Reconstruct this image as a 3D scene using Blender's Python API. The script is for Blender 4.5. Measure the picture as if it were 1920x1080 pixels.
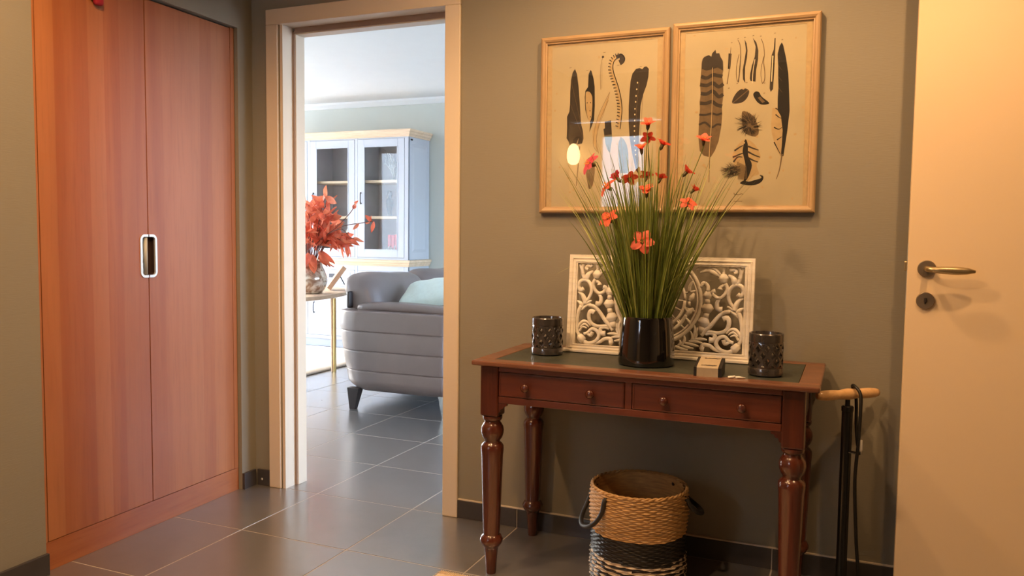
import bpy, bmesh, math, random
from mathutils import Matrix, Vector
for o in list(bpy.data.objects):
    bpy.data.objects.remove(o)
SC = bpy.context.scene
COL = SC.collection
rnd = random.Random(7)
PI = math.pi

# ------------------------------------------------------------------ camera
CAM_P = (2.12394, -2.38514, 1.14728)
F_PX, YAW, PITCH, ROLL = 1513.645, 0.400765, 0.0681052, 0.0117002
def cam_matrix():
    f = Vector((-math.sin(YAW), math.cos(YAW), 0)); r = Vector((math.cos(YAW), math.sin(YAW), 0)); u = Vector((0, 0, 1))
    f2 = f*math.cos(PITCH) - u*math.sin(PITCH); u2 = u*math.cos(PITCH) + f*math.sin(PITCH)
    r3 = r*math.cos(ROLL) + u2*math.sin(ROLL); u3 = -r*math.sin(ROLL) + u2*math.cos(ROLL)
    m = Matrix((( r3.x, u3.x, -f2.x, CAM_P[0]), (r3.y, u3.y, -f2.y, CAM_P[1]), (r3.z, u3.z, -f2.z, CAM_P[2]), (0, 0, 0, 1)))
    return m
cd = bpy.data.cameras.new('camera'); cam = bpy.data.objects.new('camera', cd); COL.objects.link(cam)
cd.sensor_width = 36; cd.sensor_fit = 'HORIZONTAL'; cd.lens = F_PX/1920*36; cd.clip_start = 0.05; cd.clip_end = 300
cam.matrix_world = cam_matrix()
SC.camera = cam

# ------------------------------------------------------------------ exposure, sky, sun
vs = SC.view_settings
vs.view_transform = 'Standard'; vs.look = 'None'; vs.gamma = 1; vs.use_curve_mapping = False
vs.exposure = 0.1
W = bpy.data.worlds.new('sky'); SC.world = W; W.use_nodes = True
wn = W.node_tree.nodes; wl = W.node_tree.links; wn.clear()
sky = wn.new('ShaderNodeTexSky'); sky.sky_type = 'NISHITA'; sky.sun_disc = False
sky.sun_elevation = math.radians(38); sky.sun_rotation = math.radians(-78); sky.air_density = 1.0; sky.dust_density = 2.5; sky.ozone_density = 1.0
bg = wn.new('ShaderNodeBackground'); bg.inputs[1].default_value = 10.5
wo = wn.new('ShaderNodeOutputWorld'); ov_ = wn.new('ShaderNodeMix'); ov_.data_type = 'RGBA'; ov_.inputs[0].default_value = .8; wl.new(sky.outputs[0], ov_.inputs[6]); ov_.inputs[7].default_value = (.47, .62, .90, 1); wl.new(ov_.outputs[2], bg.inputs[0]); wl.new(bg.outputs[0], wo.inputs[0])
sd = bpy.data.lights.new('sun', 'SUN'); sd.energy = 3.5; sd.angle = math.radians(1.2); sd.color = (1, .97, .93)
so = bpy.data.objects.new('sun', sd); COL.objects.link(so)
so.rotation_euler = Vector((-math.cos(math.radians(37)), .04, math.sin(math.radians(37)))).to_track_quat('Z', 'Y').to_euler()
def portal(name, loc, rot, sx, sy):
    l = bpy.data.lights.new(name, 'AREA'); l.shape = 'RECTANGLE'; l.size = sx; l.size_y = sy
    l.cycles.is_portal = True
    o = bpy.data.objects.new(name, l); COL.objects.link(o); o.location = loc; o.rotation_euler = rot
portal('window_portal', (-5.16, 3.22, 1.2), (0, -PI/2, 0), 2.3, 2.64)
portal('window_portal', (3.46, 2.5, 1.3), (0, PI/2, 0), 2.1, 3.2)
portal('window_portal', (-3.7, .52, 1.2), (PI/2, 0, 0), 1.4, 2.3)
portal('front_door_portal', (.275, -3.5, 1.54), (PI/2, 0, 0), .37, .88)
WARM = (1.0, .59, .275)

# ------------------------------------------------------------------ helpers
ORG = {}
class MB:
    def __init__(s): s.v = []; s.f = []; s.m = []; s.cur = 0
    def add(s, vs, fs):
        n = len(s.v); s.v += [tuple(v) for v in vs]
        for f in fs: s.f.append(tuple(i+n for i in f)); s.m.append(s.cur)
        return s
    def box(s, x0, x1, y0, y1, z0, z1):
        return s.add([(x0,y0,z0),(x1,y0,z0),(x1,y1,z0),(x0,y1,z0),(x0,y0,z1),(x1,y0,z1),(x1,y1,z1),(x0,y1,z1)],
                     [(0,3,2,1),(4,5,6,7),(0,1,5,4),(1,2,6,5),(2,3,7,6),(3,0,4,7)])
    def cbox(s, x0, x1, y0, y1, z0, z1, c=.003):
        # box with all edges chamfered by c
        bm = bmesh.new(); bmesh.ops.create_cube(bm, size=1)
        for v in bm.verts:
            v.co = Vector(((x0+x1)/2 + v.co.x*(x1-x0), (y0+y1)/2 + v.co.y*(y1-y0), (z0+z1)/2 + v.co.z*(z1-z0)))
        c = min(c, .45*min(abs(x1-x0), abs(y1-y0), abs(z1-z0)))
        bmesh.ops.bevel(bm, geom=bm.edges[:], offset=c, segments=2, profile=.5, affect='EDGES')
        bm.verts.index_update()
        s.add([v.co[:] for v in bm.verts], [[v.index for v in f.verts] for f in bm.faces]); bm.free(); return s
    def rbox(s, c, h, r, n=8, fn=None):
        # rounded box: centre c, half sizes h, radius r, optional deform fn(Vector)->Vector
        idx = {}; vs = []; fs = []
        def vert(p):
            k = tuple(round(a*1000) for a in p)
            if k in idx: return idx[k]
            q = Vector([p[i]*h[i] for i in range(3)]); inner = Vector([max(-(h[i]-r), min(h[i]-r, q[i])) for i in range(3)])
            d = q-inner
            if d.length > 1e-9: q = inner + d.normalized()*r
            q = q + Vector(c)
            if fn: q = fn(q)
            idx[k] = len(vs); vs.append(q[:]); return idx[k]
        ts = []
        for i in range(n+1):
            t = -1+2*i/n; ts.append(t)
        for ax in range(3):
            for sg in (-1, 1):
                for i in range(n):
                    for j in range(n):
                        q = []
                        for (a, b) in ((i,j),(i+1,j),(i+1,j+1),(i,j+1)):
                            p = [0,0,0]; p[ax] = sg; p[(ax+1)%3] = ts[a]; p[(ax+2)%3] = ts[b]; q.append(vert(p))
                        if sg < 0: q.reverse()
                        if len(set(q)) > 2: fs.append(q)
        return s.add(vs, fs)
    def lathe(s, prof, n=32, c=(0,0,0), cap=True, ang=0.0, sq=None):
        # prof: list of (r, z)
        vs = []; fs = []
        for r, z in prof:
            for k in range(n):
                a = ang + 2*PI*k/n; vs.append((c[0]+r*math.cos(a), c[1]+r*math.sin(a), c[2]+z))
        for i in range(len(prof)-1):
            for k in range(n):
                k2 = (k+1)%n; fs.append((i*n+k, i*n+k2, (i+1)*n+k2, (i+1)*n+k))
        if cap:
            fs.append(tuple(range(n-1,-1,-1))); fs.append(tuple((len(prof)-1)*n+k for k in range(n)))
        return s.add(vs, fs)
    def tube(s, pts, rad, n=8, cap=True, flat=1.0, up=None):
        # sweep; rad float or list; flat scales the second axis
        pts = [Vector(p) for p in pts]; m = len(pts); vs = []; fs = []
        if not isinstance(rad, (list, tuple)): rad = [rad]*m
        prev = None
        for i in range(m):
            t = (pts[min(i+1,m-1)] - pts[max(i-1,0)])
            if t.length < 1e-9: t = Vector((0,0,1))
            t.normalize()
            if up is not None: b = Vector(up); a = b.cross(t)
            else:
                if prev is None: prev = Vector((0,0,1)) if abs(t.z) < .9 else Vector((1,0,0))
                a = prev - t*prev.dot(t)
            if a.length < 1e-6: a = t.orthogonal()
            a.normalize(); b = t.cross(a) if up is None else Vector(up); prev = a
            for k in range(n):
                w = 2*PI*k/n; vs.append((pts[i] + a*math.cos(w)*rad[i] + b*math.sin(w)*rad[i]*flat)[:])
        for i in range(m-1):
            for k in range(n):
                k2 = (k+1)%n; fs.append((i*n+k, i*n+k2, (i+1)*n+k2, (i+1)*n+k))
        if cap: fs.append(tuple(range(n-1,-1,-1))); fs.append(tuple((m-1)*n+k for k in range(n)))
        return s.add(vs, fs)
    def prism(s, poly, to3, d0, d1):
        # polygon (a,b) list; to3(a,b,d) -> xyz ; extruded from d0 to d1
        n = len(poly)
        vs = [to3(a,b,d0) for a,b in poly] + [to3(a,b,d1) for a,b in poly]
        fs = [tuple(range(n-1,-1,-1)), tuple(range(n,2*n))] + [(i,(i+1)%n,n+(i+1)%n,n+i) for i in range(n)]
        return s.add(vs, fs)
    def build(s, name, mats, parent=None, smooth=False, loc=None, auto=None):
        me = bpy.data.meshes.new(name)
        o0 = ORG.get(parent.name, (0,0,0)) if parent is not None else (0,0,0)
        if loc is not None: o0 = loc
        me.from_pydata([(v[0]-o0[0], v[1]-o0[1], v[2]-o0[2]) for v in s.v], [], s.f)
        if not isinstance(mats, (list, tuple)): mats = [mats]
        for m in mats: me.materials.append(m)
        me.polygons.foreach_set('material_index', s.m)
        bm = bmesh.new(); bm.from_mesh(me); bmesh.ops.recalc_face_normals(bm, faces=bm.faces[:])
        if smooth:
            for f in bm.faces: f.smooth = True
            if auto:
                for e in bm.edges:
                    if len(e.link_faces) == 2 and e.calc_face_angle(0) > auto: e.smooth = False
        bm.to_mesh(me); bm.free()
        ob = bpy.data.objects.new(name, me); COL.objects.link(ob)
        if parent is not None: ob.parent = parent; ORG[ob.name] = o0 if loc is None else loc
        elif loc is not None: ob.location = loc; ORG[ob.name] = loc
        return ob
AU = math.radians(35)
def tag(o, label=None, cat=None, group=None, kind=None):
    if label: o['label'] = label
    if cat: o['category'] = cat
    if group: o['group'] = group
    if kind: o['kind'] = kind
    return o
def thing(name, label, cat, loc=(0,0,0), rotz=0, group=None, local=False):
    o = bpy.data.objects.new(name, None); COL.objects.link(o); o.empty_display_size = .05
    o.location = loc; o.rotation_euler = (0,0,rotz)
    ORG[o.name] = (0,0,0) if local else tuple(loc)
    return tag(o, label, cat, group)
def struct(name, mb, mat, **k): return tag(mb.build(name, mat, **k), kind='structure')
def copy_tree(o, parent=None):
    c = o.copy(); COL.objects.link(c); c.parent = parent; ORG[c.name] = ORG.get(o.name, (0,0,0))
    for ch in list(o.children):
        if ch.name != c.name: copy_tree(ch, c)
    return c
def catmull(pts, k=6):
    P = [Vector(p) if len(p) == 3 else Vector((p[0], p[1], 0)) for p in pts]; out = []
    for i in range(len(P)-1):
        a = P[max(i-1,0)]; b = P[i]; c = P[i+1]; d = P[min(i+2,len(P)-1)]
        for j in range(k):
            t = j/k; out.append(.5*((2*b)+(c-a)*t+(2*a-5*b+4*c-d)*t*t+(-a+3*b-3*c+d)*t**3))
    out.append(P[-1]); return out

# ------------------------------------------------------------------ materials
def new_mat(name):
    m = bpy.data.materials.new(name); m.use_nodes = True
    return m, m.node_tree.nodes, m.node_tree.links, m.node_tree.nodes['Principled BSDF']
def lin(r, g, b):
    f = lambda c: (c/255/12.92) if c/255 <= .04045 else ((c/255+.055)/1.055)**2.4
    return (f(r), f(g), f(b), 1)
def mix(nodes, links, fac, a, b):
    n = nodes.new('ShaderNodeMix'); n.data_type = 'RGBA'
    if hasattr(fac, 'node'): links.new(fac, n.inputs[0])
    else: n.inputs[0].default_value = fac
    for i, x in ((6, a), (7, b)):
        if hasattr(x, 'node'): links.new(x, n.inputs[i])
        else: n.inputs[i].default_value = x
    return n.outputs[2]
def plain(name, col, rough=.5, metal=0.0, var=.06, scale=8, bump=0, bscale=60, coat=0, sheen=0, spec=.5, stretch=(1,1,1), rvar=0):
    m, N, L, B = new_mat(name)
    tc = N.new('ShaderNodeTexCoord'); mp = N.new('ShaderNodeMapping'); mp.inputs['Scale'].default_value = stretch; L.new(tc.outputs['Object'], mp.inputs[0])
    nz = N.new('ShaderNodeTexNoise'); nz.inputs['Scale'].default_value = scale; nz.inputs['Detail'].default_value = 4; L.new(mp.outputs[0], nz.inputs[0])
    a = tuple(c*(1-var*2) for c in col[:3]) + (1,); b = tuple(min(1, c*(1+var*2)) for c in col[:3]) + (1,)
    L.new(mix(N, L, nz.outputs[0], a, b), B.inputs['Base Color'])
    B.inputs['Roughness'].default_value = rough; B.inputs['Metallic'].default_value = metal
    B.inputs['Coat Weight'].default_value = coat; B.inputs['Coat Roughness'].default_value = .1
    B.inputs['Sheen Weight'].default_value = sheen; B.inputs['Specular IOR Level'].default_value = spec
    if rvar:
        mr = N.new('ShaderNodeMapRange'); mr.inputs[3].default_value = rough-rvar; mr.inputs[4].default_value = rough+rvar
        L.new(nz.outputs[0], mr.inputs[0]); L.new(mr.outputs[0], B.inputs['Roughness'])
    if bump:
        n2 = N.new('ShaderNodeTexNoise'); n2.inputs['Scale'].default_value = bscale; n2.inputs['Detail'].default_value = 3; L.new(mp.outputs[0], n2.inputs[0])
        bp = N.new('ShaderNodeBump'); bp.inputs['Strength'].default_value = bump; bp.inputs['Distance'].default_value = .004
        L.new(n2.outputs[0], bp.inputs['Height']); L.new(bp.outputs[0], B.inputs['Normal'])
    return m
def wood(name, c1, c2, axis='z', scale=1.0, rough=.4, coat=0.0, bands=0.0, c3=None, spec=.5, fine=1.0):
    # long grain along axis
    m, N, L, B = new_mat(name)
    tc = N.new('ShaderNodeTexCoord'); mp = N.new('ShaderNodeMapping')
    st = {'x': (.6, 9, 9), 'y': (9, .6, 9), 'z': (9, 9, .6)}[axis]
    mp.inputs['Scale'].default_value = tuple(a*scale for a in st); L.new(tc.outputs['Object'], mp.inputs[0])
    nz = N.new('ShaderNodeTexNoise'); nz.inputs['Scale'].default_value = 1.6; nz.inputs['Detail'].default_value = 5; nz.inputs['Distortion'].default_value = .5; L.new(mp.outputs[0], nz.inputs[0])
    cr = N.new('ShaderNodeValToRGB'); cr.color_ramp.elements[0].position = .32; cr.color_ramp.elements[1].position = .68
    L.new(nz.outputs[0], cr.inputs[0]); cr.color_ramp.elements[0].color = c1; cr.color_ramp.elements[1].color = c2
    n2 = N.new('ShaderNodeTexNoise'); n2.inputs['Scale'].default_value = 14*fine; n2.inputs['Detail'].default_value = 3; L.new(mp.outputs[0], n2.inputs[0])
    dk = tuple(c*.72 for c in c1[:3]) + (1,)
    mr = N.new('ShaderNodeMapRange'); mr.inputs[1].default_value = .5; mr.inputs[2].default_value = .75; mr.inputs[4].default_value = .45; L.new(n2.outputs[0], mr.inputs[0])
    out = mix(N, L, mr.outputs[0], cr.outputs[0], dk)
    if bands:
        # joined staves: each with its own tone
        mp2 = N.new('ShaderNodeMapping'); mp2.inputs['Scale'].default_value = {'z': (0, bands, 0), 'x': (0, 0, bands), 'y': (bands, 0, 0)}[axis]
        L.new(tc.outputs['Object'], mp2.inputs[0])
        wv = N.new('ShaderNodeTexWhiteNoise'); wv.noise_dimensions = '3D'
        sn = N.new('ShaderNodeVectorMath'); sn.operation = 'FLOOR'; L.new(mp2.outputs[0], sn.inputs[0]); L.new(sn.outputs[0], wv.inputs['Vector'])
        out = mix(N, L, .38, out, mix(N, L, wv.outputs['Value'], c1, c3 or c2))
    L.new(out, B.inputs['Base Color'])
    B.inputs['Roughness'].default_value = rough; B.inputs['Coat Weight'].default_value = coat; B.inputs['Coat Roughness'].default_value = .12; B.inputs['Specular IOR Level'].default_value = spec
    bp = N.new('ShaderNodeBump'); bp.inputs['Strength'].default_value = .06; bp.inputs['Distance'].default_value = .002; L.new(n2.outputs[0], bp.inputs['Height']); L.new(bp.outputs[0], B.inputs['Normal'])
    return m
def emit(name, col, s):
    m, N, L, B = new_mat(name); B.inputs['Base Color'].default_value = (.8,.8,.8,1); B.inputs['Emission Color'].default_value = col; B.inputs['Emission Strength'].default_value = s
    nz = N.new('ShaderNodeTexNoise'); nz.inputs['Scale'].default_value = 3
    mr = N.new('ShaderNodeMapRange'); mr.inputs[3].default_value = s*.95; mr.inputs[4].default_value = s*1.05; L.new(nz.outputs[0], mr.inputs[0]); L.new(mr.outputs[0], B.inputs['Emission Strength'])
    return m
def glass_mat(name, tint=(1,1,1,1), refl=1.0):
    m = bpy.data.materials.new(name); m.use_nodes = True; N = m.node_tree.nodes; L = m.node_tree.links; N.clear()
    tr = N.new('ShaderNodeBsdfTransparent'); tr.inputs[0].default_value = tint
    gl = N.new('ShaderNodeBsdfGlossy'); gl.inputs['Roughness'].default_value = .01
    lw = N.new('ShaderNodeLayerWeight'); lw.inputs[0].default_value = .5
    pw5 = N.new('ShaderNodeMath'); pw5.operation = 'POWER'; pw5.inputs[1].default_value = 5; L.new(lw.outputs['Facing'], pw5.inputs[0])
    fr = N.new('ShaderNodeMath'); fr.operation = 'MULTIPLY_ADD'; fr.inputs[1].default_value = .95; fr.inputs[2].default_value = .043; L.new(pw5.outputs[0], fr.inputs[0])
    nz = N.new('ShaderNodeTexNoise'); nz.inputs['Scale'].default_value = 2
    mr = N.new('ShaderNodeMapRange'); mr.inputs[3].default_value = refl*.97; mr.inputs[4].default_value = refl*1.03; L.new(nz.outputs[0], mr.inputs[0])
    mu = N.new('ShaderNodeMath'); mu.operation = 'MULTIPLY'; mu.use_clamp = True; L.new(fr.outputs[0], mu.inputs[0]); L.new(mr.outputs[0], mu.inputs[1])
    mx = N.new('ShaderNodeMixShader'); L.new(mu.outputs[0], mx.inputs[0]); L.new(tr.outputs[0], mx.inputs[1]); L.new(gl.outputs[0], mx.inputs[2])
    o = N.new('ShaderNodeOutputMaterial'); L.new(mx.outputs[0], o.inputs[0]); return m

def tile_mat():
    m, N, L, B = new_mat('floor_tile')
    tc = N.new('ShaderNodeTexCoord'); oi = N.new('ShaderNodeObjectInfo')
    nz = N.new('ShaderNodeTexNoise'); nz.inputs['Scale'].default_value = 9; nz.inputs['Detail'].default_value = 6; nz.inputs['Roughness'].default_value = .65
    ad = N.new('ShaderNodeVectorMath'); ad.operation = 'ADD'; L.new(tc.outputs['Object'], ad.inputs[0])
    sc_ = N.new('ShaderNodeVectorMath'); sc_.operation = 'SCALE'; sc_.inputs[3].default_value = 7; L.new(oi.outputs['Location'], sc_.inputs[0]); L.new(sc_.outputs[0], ad.inputs[1])
    L.new(ad.outputs[0], nz.inputs[0])
    c = mix(N, L, nz.outputs[0], lin(86,84,84), lin(112,110,110))
    mr = N.new('ShaderNodeMapRange'); mr.inputs[3].default_value = .0; mr.inputs[4].default_value = .35; L.new(oi.outputs['Random'], mr.inputs[0])
    L.new(mix(N, L, mr.outputs[0], c, lin(98,96,96)), B.inputs['Base Color'])
    r = N.new('ShaderNodeMapRange'); r.inputs[3].default_value = .26; r.inputs[4].default_value = .31; B.inputs['Specular IOR Level'].default_value = .9; B.inputs['Coat Weight'].default_value = 1.0; B.inputs['Coat IOR'].default_value = 2.1; B.inputs['Coat Roughness'].default_value = .24; L.new(nz.outputs[0], r.inputs[0]); L.new(r.outputs[0], B.inputs['Roughness'])
    n2 = N.new('ShaderNodeTexNoise'); n2.inputs['Scale'].default_value = 120; n2.inputs['Detail'].default_value = 3; L.new(ad.outputs[0], n2.inputs[0])
    bp = N.new('ShaderNodeBump'); bp.inputs['Strength'].default_value = .05; bp.inputs['Distance'].default_value = .001; L.new(n2.outputs[0], bp.inputs['Height']); L.new(bp.outputs[0], B.inputs['Normal'])
    return m
def petal_mat(name, col, var=.15, k=.45, scale=40):
    m = plain(name, col, .5, var=var, scale=scale); N = m.node_tree.nodes; L = m.node_tree.links
    B = N['Principled BSDF']; tr = N.new('ShaderNodeBsdfTranslucent'); mx = N.new('ShaderNodeMixShader'); mx.inputs[0].default_value = k
    src = B.inputs['Base Color'].links[0].from_socket; L.new(src, tr.inputs[0])
    o = N['Material Output']; L.new(B.outputs[0], mx.inputs[1]); L.new(tr.outputs[0], mx.inputs[2]); L.new(mx.outputs[0], o.inputs[0]); return m
def wallpaper(name, c):
    m, N, L, B = new_mat(name)
    tc = N.new('ShaderNodeTexCoord'); mp = N.new('ShaderNodeMapping'); mp.inputs['Scale'].default_value = (30, 30, 420); L.new(tc.outputs['Object'], mp.inputs[0])
    nz = N.new('ShaderNodeTexNoise'); nz.inputs['Scale'].default_value = 1; nz.inputs['Detail'].default_value = 3; L.new(mp.outputs[0], nz.inputs[0])
    n2 = N.new('ShaderNodeTexNoise'); n2.inputs['Scale'].default_value = 2.2; L.new(tc.outputs['Object'], n2.inputs[0])
    a = tuple(x*.95 for x in c[:3])+(1,); b = tuple(x*1.05 for x in c[:3])+(1,)
    L.new(mix(N, L, n2.outputs[0], a, b), B.inputs['Base Color']); B.inputs['Roughness'].default_value = .75; B.inputs['Specular IOR Level'].default_value = .3
    bp = N.new('ShaderNodeBump'); bp.inputs['Strength'].default_value = .25; bp.inputs['Distance'].default_value = .0015; L.new(nz.outputs[0], bp.inputs['Height']); L.new(bp.outputs[0], B.inputs['Normal'])
    return m

M = {}
M['tile'] = tile_mat()
M['grout'] = plain('grout', lin(172,164,152), .85, var=.08, scale=30)
M['skirt'] = plain('skirting_tile', lin(62,58,58), .35, var=.1, scale=14)
M['wall'] = wallpaper('hall_wallpaper', lin(136,130,116))
M['livwall'] = wallpaper('living_wallpaper', lin(205,208,200))
M['ceil'] = plain('ceiling_paint', lin(238,238,236), .9, var=.01)
M['white'] = plain('cream_lacquer', lin(212,198,178), .38, var=.02, scale=3)
M['doorwhite'] = plain('door_lacquer', lin(228,202,164), .42, var=.015, scale=2)
M['seal'] = plain('seal_strip', lin(150,128,112), .6)
M['cherry'] = wood('cherry_veneer', lin(146,80,42), lin(172,106,60), 'z', .7, .4, 0, 15, lin(200,144,96))
M['cherryh'] = wood('cherry_veneer_plinth', lin(148,82,44), lin(172,106,62), 'y', .8, .4)
M['gap'] = plain('dark_gap', lin(40,18,12), .8)
M['steel'] = plain('satin_steel', lin(205,205,202), .35, .55, var=.03)
M['pullgrey'] = plain('pull_grey', lin(176,178,174), .5, .1)
M['mahog'] = wood('mahogany', lin(84,40,25), lin(116,58,36), 'x', 1.2, .3, .35)
M['mahogz'] = wood('mahogany_leg', lin(66,30,20), lin(96,46,30), 'z', 1.2, .24, .5)
M['mahogtop'] = wood('mahogany_top', lin(100,62,44), lin(128,84,60), 'x', 1.2, .3, .3)
M['leather_green'] = plain('green_leather', lin(54,58,50), .42, var=.22, scale=14, bump=.15, bscale=180, rvar=.1)
M['frame_oak'] = wood('frame_oak', lin(154,124,88), lin(182,152,112), 'x', 2, .42, .1)
M['frame_oakz'] = wood('frame_oak_upright', lin(154,124,88), lin(182,152,112), 'z', 2, .42, .1)
M['glass'] = glass_mat('clear_glass', (.97,.98,.97,1), 1.0)
M['panel'] = wood('whitewashed_wood', lin(222,212,196), lin(240,234,222), 'x', 2, .6, 0, fine=.5)
M['blackpot'] = plain('black_glaze', lin(14,12,13), .06, coat=1, var=.1)
M['grass'] = plain('grass_blade', lin(98,112,42), .42, var=.3, scale=26)
M['grass2'] = plain('grass_blade_pale', lin(150,156,82), .42, var=.25, scale=22)
M['petal'] = petal_mat('coral_petal', lin(250,112,86))
M['petal2'] = petal_mat('red_petal', lin(240,92,72))
M['petal3'] = petal_mat('pink_petal', lin(240,96,112))
M['stamen'] = plain('yellow_stamen', lin(230,150,60), .6)
M['calyx'] = plain('calyx', lin(70,60,30), .5)
M['ceramic'] = plain('grey_ceramic', lin(84,79,78), .22, .6, var=.3, scale=30, coat=.6)
M['kraft'] = plain('kraft_card', lin(164,150,128), .75, var=.06, scale=60)
M['blackcard'] = plain('black_card', lin(30,28,30), .5)
M['ink'] = plain('dark_ink', lin(36,26,22), .7)
M['seagrass'] = plain('seagrass', lin(188,148,96), .6, var=.3, scale=22, stretch=(1,1,7))
M['seablack'] = plain('black_raffia', lin(24,21,24), .45, var=.3, scale=60)
M['seapale'] = plain('pale_raffia', lin(212,196,176), .6, var=.15, scale=60)
M['rope'] = plain('black_rope', lin(28,25,24), .55, var=.3, scale=90, bump=.4, bscale=300)
M['black'] = plain('black_metal', lin(16,16,18), .28, .2, coat=.3)
M['rubber'] = plain('black_rubber', lin(18,17,17), .5)
M['beech'] = wood('beech_handle', lin(206,160,108), lin(226,184,134), 'x', 2, .35, .3)
M['bronze'] = plain('bronze', lin(146,132,116), .38, .75, var=.06)
M['bronzeb'] = plain('brushed_brass', lin(176,156,120), .34, .85, var=.05)
M['plasticw'] = plain('white_plastic', lin(226,222,214), .4)
M['mat'] = plain('jute_mat', lin(216,196,168), .9, var=.2, scale=80, bump=.5, bscale=160)
M['crimson'] = plain('crimson_felt', lin(150,18,36), .8, var=.2, scale=30)

# ================================================================== THE SETTING
T = .475; YW = .473; YB = .60; HZ = 2.5
# floor: grout bed with separate tiles
fb = MB(); fb.box(-5.3, 3.5, -3.6, 4.75, -.12, -.0009)
floor = struct('floor', fb, M['grout'])
tm = MB(); tm.cbox(-T/2+.0026, T/2-.0026, -T/2+.0026, T/2-.0026, -.012, 0, .0007)
tile0 = None
for i in range(-11, 7):
    for j in range(-8, 10):
        x, y = (i+.5)*T, (j+.5)*T
        if y < YW and (x < -.62 or y < -3.5): continue
        if y > 4.6 or x < -5.2 or (x > 2.2 and y > YW): continue
        if tile0 is None: o = tm.build('tile', M['tile'], floor); tile0 = o
        else: o = tile0.copy(); COL.objects.link(o); o.parent = floor
        o.location = (x, y, 0)

# partition wall with the doorway
b = MB(); b.box(-.62, -.17, YW, .535, 0, HZ); b.box(.62, 3.3, YW, .535, 0, HZ); b.box(-.17, .62, YW, .535, 2.04, HZ)
struct('wall_back', b, M['wall'])
b = MB(); b.box(-5.3, -4.4, .535, YB, 0, HZ); b.box(-4.4, -3.0, .535, YB, 2.35, HZ); b.box(-4.4, -3.0, .535, YB, 0, .05); b.box(-3.0, -.17, .535, YB, 0, HZ); b.box(.62, 3.5, .535, YB, 0, HZ); b.box(-.17, .62, .535, YB, 2.04, HZ)
struct('wall_living_front', b, M['livwall'])
# wardrobe wall, a hair out of square with the partition
WA = .034; WO = (-.350, .3705, 0)
def wloc(x, y, z=0):
    c, s = math.cos(WA), math.sin(WA); return (WO[0]+x*c-y*s, WO[1]+x*s+y*c, z)
def rot_struct(name, mb, mat):
    o = struct(name, mb, mat); o.location = WO; o.rotation_euler = (0,0,WA); return o
b = MB(); b.box(-.66, .018, -3.95, -.957, 0, HZ); b.box(-.66, .018, .009, .112, 0, HZ); b.box(-.66, .018, -.957, .009, 2.006, HZ); b.box(-.66,-.62,-.957,.009,0,2.006)
rot_struct('wall_left', b, M['wall'])
# right wall with the doorway of the open door
b = MB(); b.box(3.16, 3.28, -3.6, -.52, 0, HZ); b.box(3.16, 3.28, .36, YW, 0, HZ); b.box(3.16, 3.28, -.52, .36, 2.05, HZ)
struct('wall_right', b, M['wall'])
b = MB(); b.box(3.28, 4.2, -.9, -.8, 0, HZ); b.box(3.28, 4.2, .7, .8, 0, HZ); b.box(4.2, 4.3, -.9, .8, 0, HZ); b.box(3.28, 4.3, -.9, .8, -.1, -.003); b.box(3.28,4.3,-.9,.8,HZ,HZ+.1)
struct('wall_side_passage', b, M['wall'])
# rear wall with glazed front door
YR = -3.42
b = MB(); b.box(-.62, -.28, YR-.14, YR, 0, HZ); b.box(.68, 3.3, YR-.14, YR, 0, HZ); b.box(-.28, .68, YR-.14, YR, 2.12, HZ)
struct('wall_rear', b, M['wall'])
b = MB(); b.box(-.28, .09, YR-.07, YR-.02, .01, 2.1); b.box(.46, .68, YR-.07, YR-.02, .01, 2.1); b.box(.09, .46, YR-.07, YR-.02, .01, 1.1); b.box(.09, .46, YR-.07, YR-.02, 1.98, 2.1)
d2 = struct('door_2', b, M['doorwhite'])
b = MB(); b.box(.085, .465, YR-.05, YR-.042, 1.095, 1.985); b.build('pane', M['glass'], d2)
b = MB(); b.box(-.66, 3.3, -3.6, .54, HZ, HZ+.1); struct('ceiling', b, M['ceil'])
# living room shell
b = MB(); b.box(-5.3, 3.5, .535, 4.75, 2.45, 2.55); struct('ceiling_living', b, M['ceil'])
b = MB(); b.box(-5.3, 3.5, 4.63, 4.75, 0, 2.45); struct('wall_living_back', b, M['livwall'])
b = MB(); b.box(3.38, 3.5, YB, .9, 0, 2.45); b.box(3.38, 3.5, 4.1, 4.63, 0, 2.45); b.box(3.38, 3.5, .9, 4.1, 0, .25); b.box(3.38, 3.5, .9, 4.1, 2.35, 2.45); struct('wall_living_right', b, M['livwall'])
b = MB(); b.box(-5.3, -5.14, YB, 1.9, 0, 2.45); b.box(-5.3, -5.14, 4.54, 4.63, 0, 2.45); b.box(-5.3, -5.14, 1.9, 4.54, 0, .05); b.box(-5.3, -5.14, 1.9, 4.54, 2.35, 2.45)
struct('wall_living_left', b, M['livwall'])
b = MB()
for y0 in (1.9, 3.19, 4.48): b.cbox(-5.25, -5.19, y0, y0+.06, .05, 2.35, .004)
b.box(-5.25, -5.19, 1.9, 4.54, .05, .11); b.box(-5.25, -5.19, 1.9, 4.54, 2.29, 2.35)
w1 = struct('window_1', b, M['white'])
for y0, y1 in ((1.96,3.19),(3.25,4.48)):
    q = MB(); q.box(-5.225, -5.215, y0, y1, .11, 2.29); q.build('pane', M['glass'], w1)
b = MB()
for x0 in (-4.4, -3.73, -3.06): b.cbox(x0, x0+.06, .545, .59, .05, 2.35, .004)
b.box(-4.4, -3.0, .545, .59, .05, .11); b.box(-4.4, -3.0, .545, .59, 2.29, 2.35)
w2 = struct('window_2', b, M['white'])
for x0, x1 in ((-4.34,-3.73),(-3.67,-3.06)):
    q = MB(); q.box(x0, x1, .562, .572, .11, 2.29); q.build('pane', M['glass'], w2)
b = MB()
for y0 in (.9, 1.93, 2.99, 4.04): b.cbox(3.42, 3.47, y0, y0+.06, .25, 2.35, .004)
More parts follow.
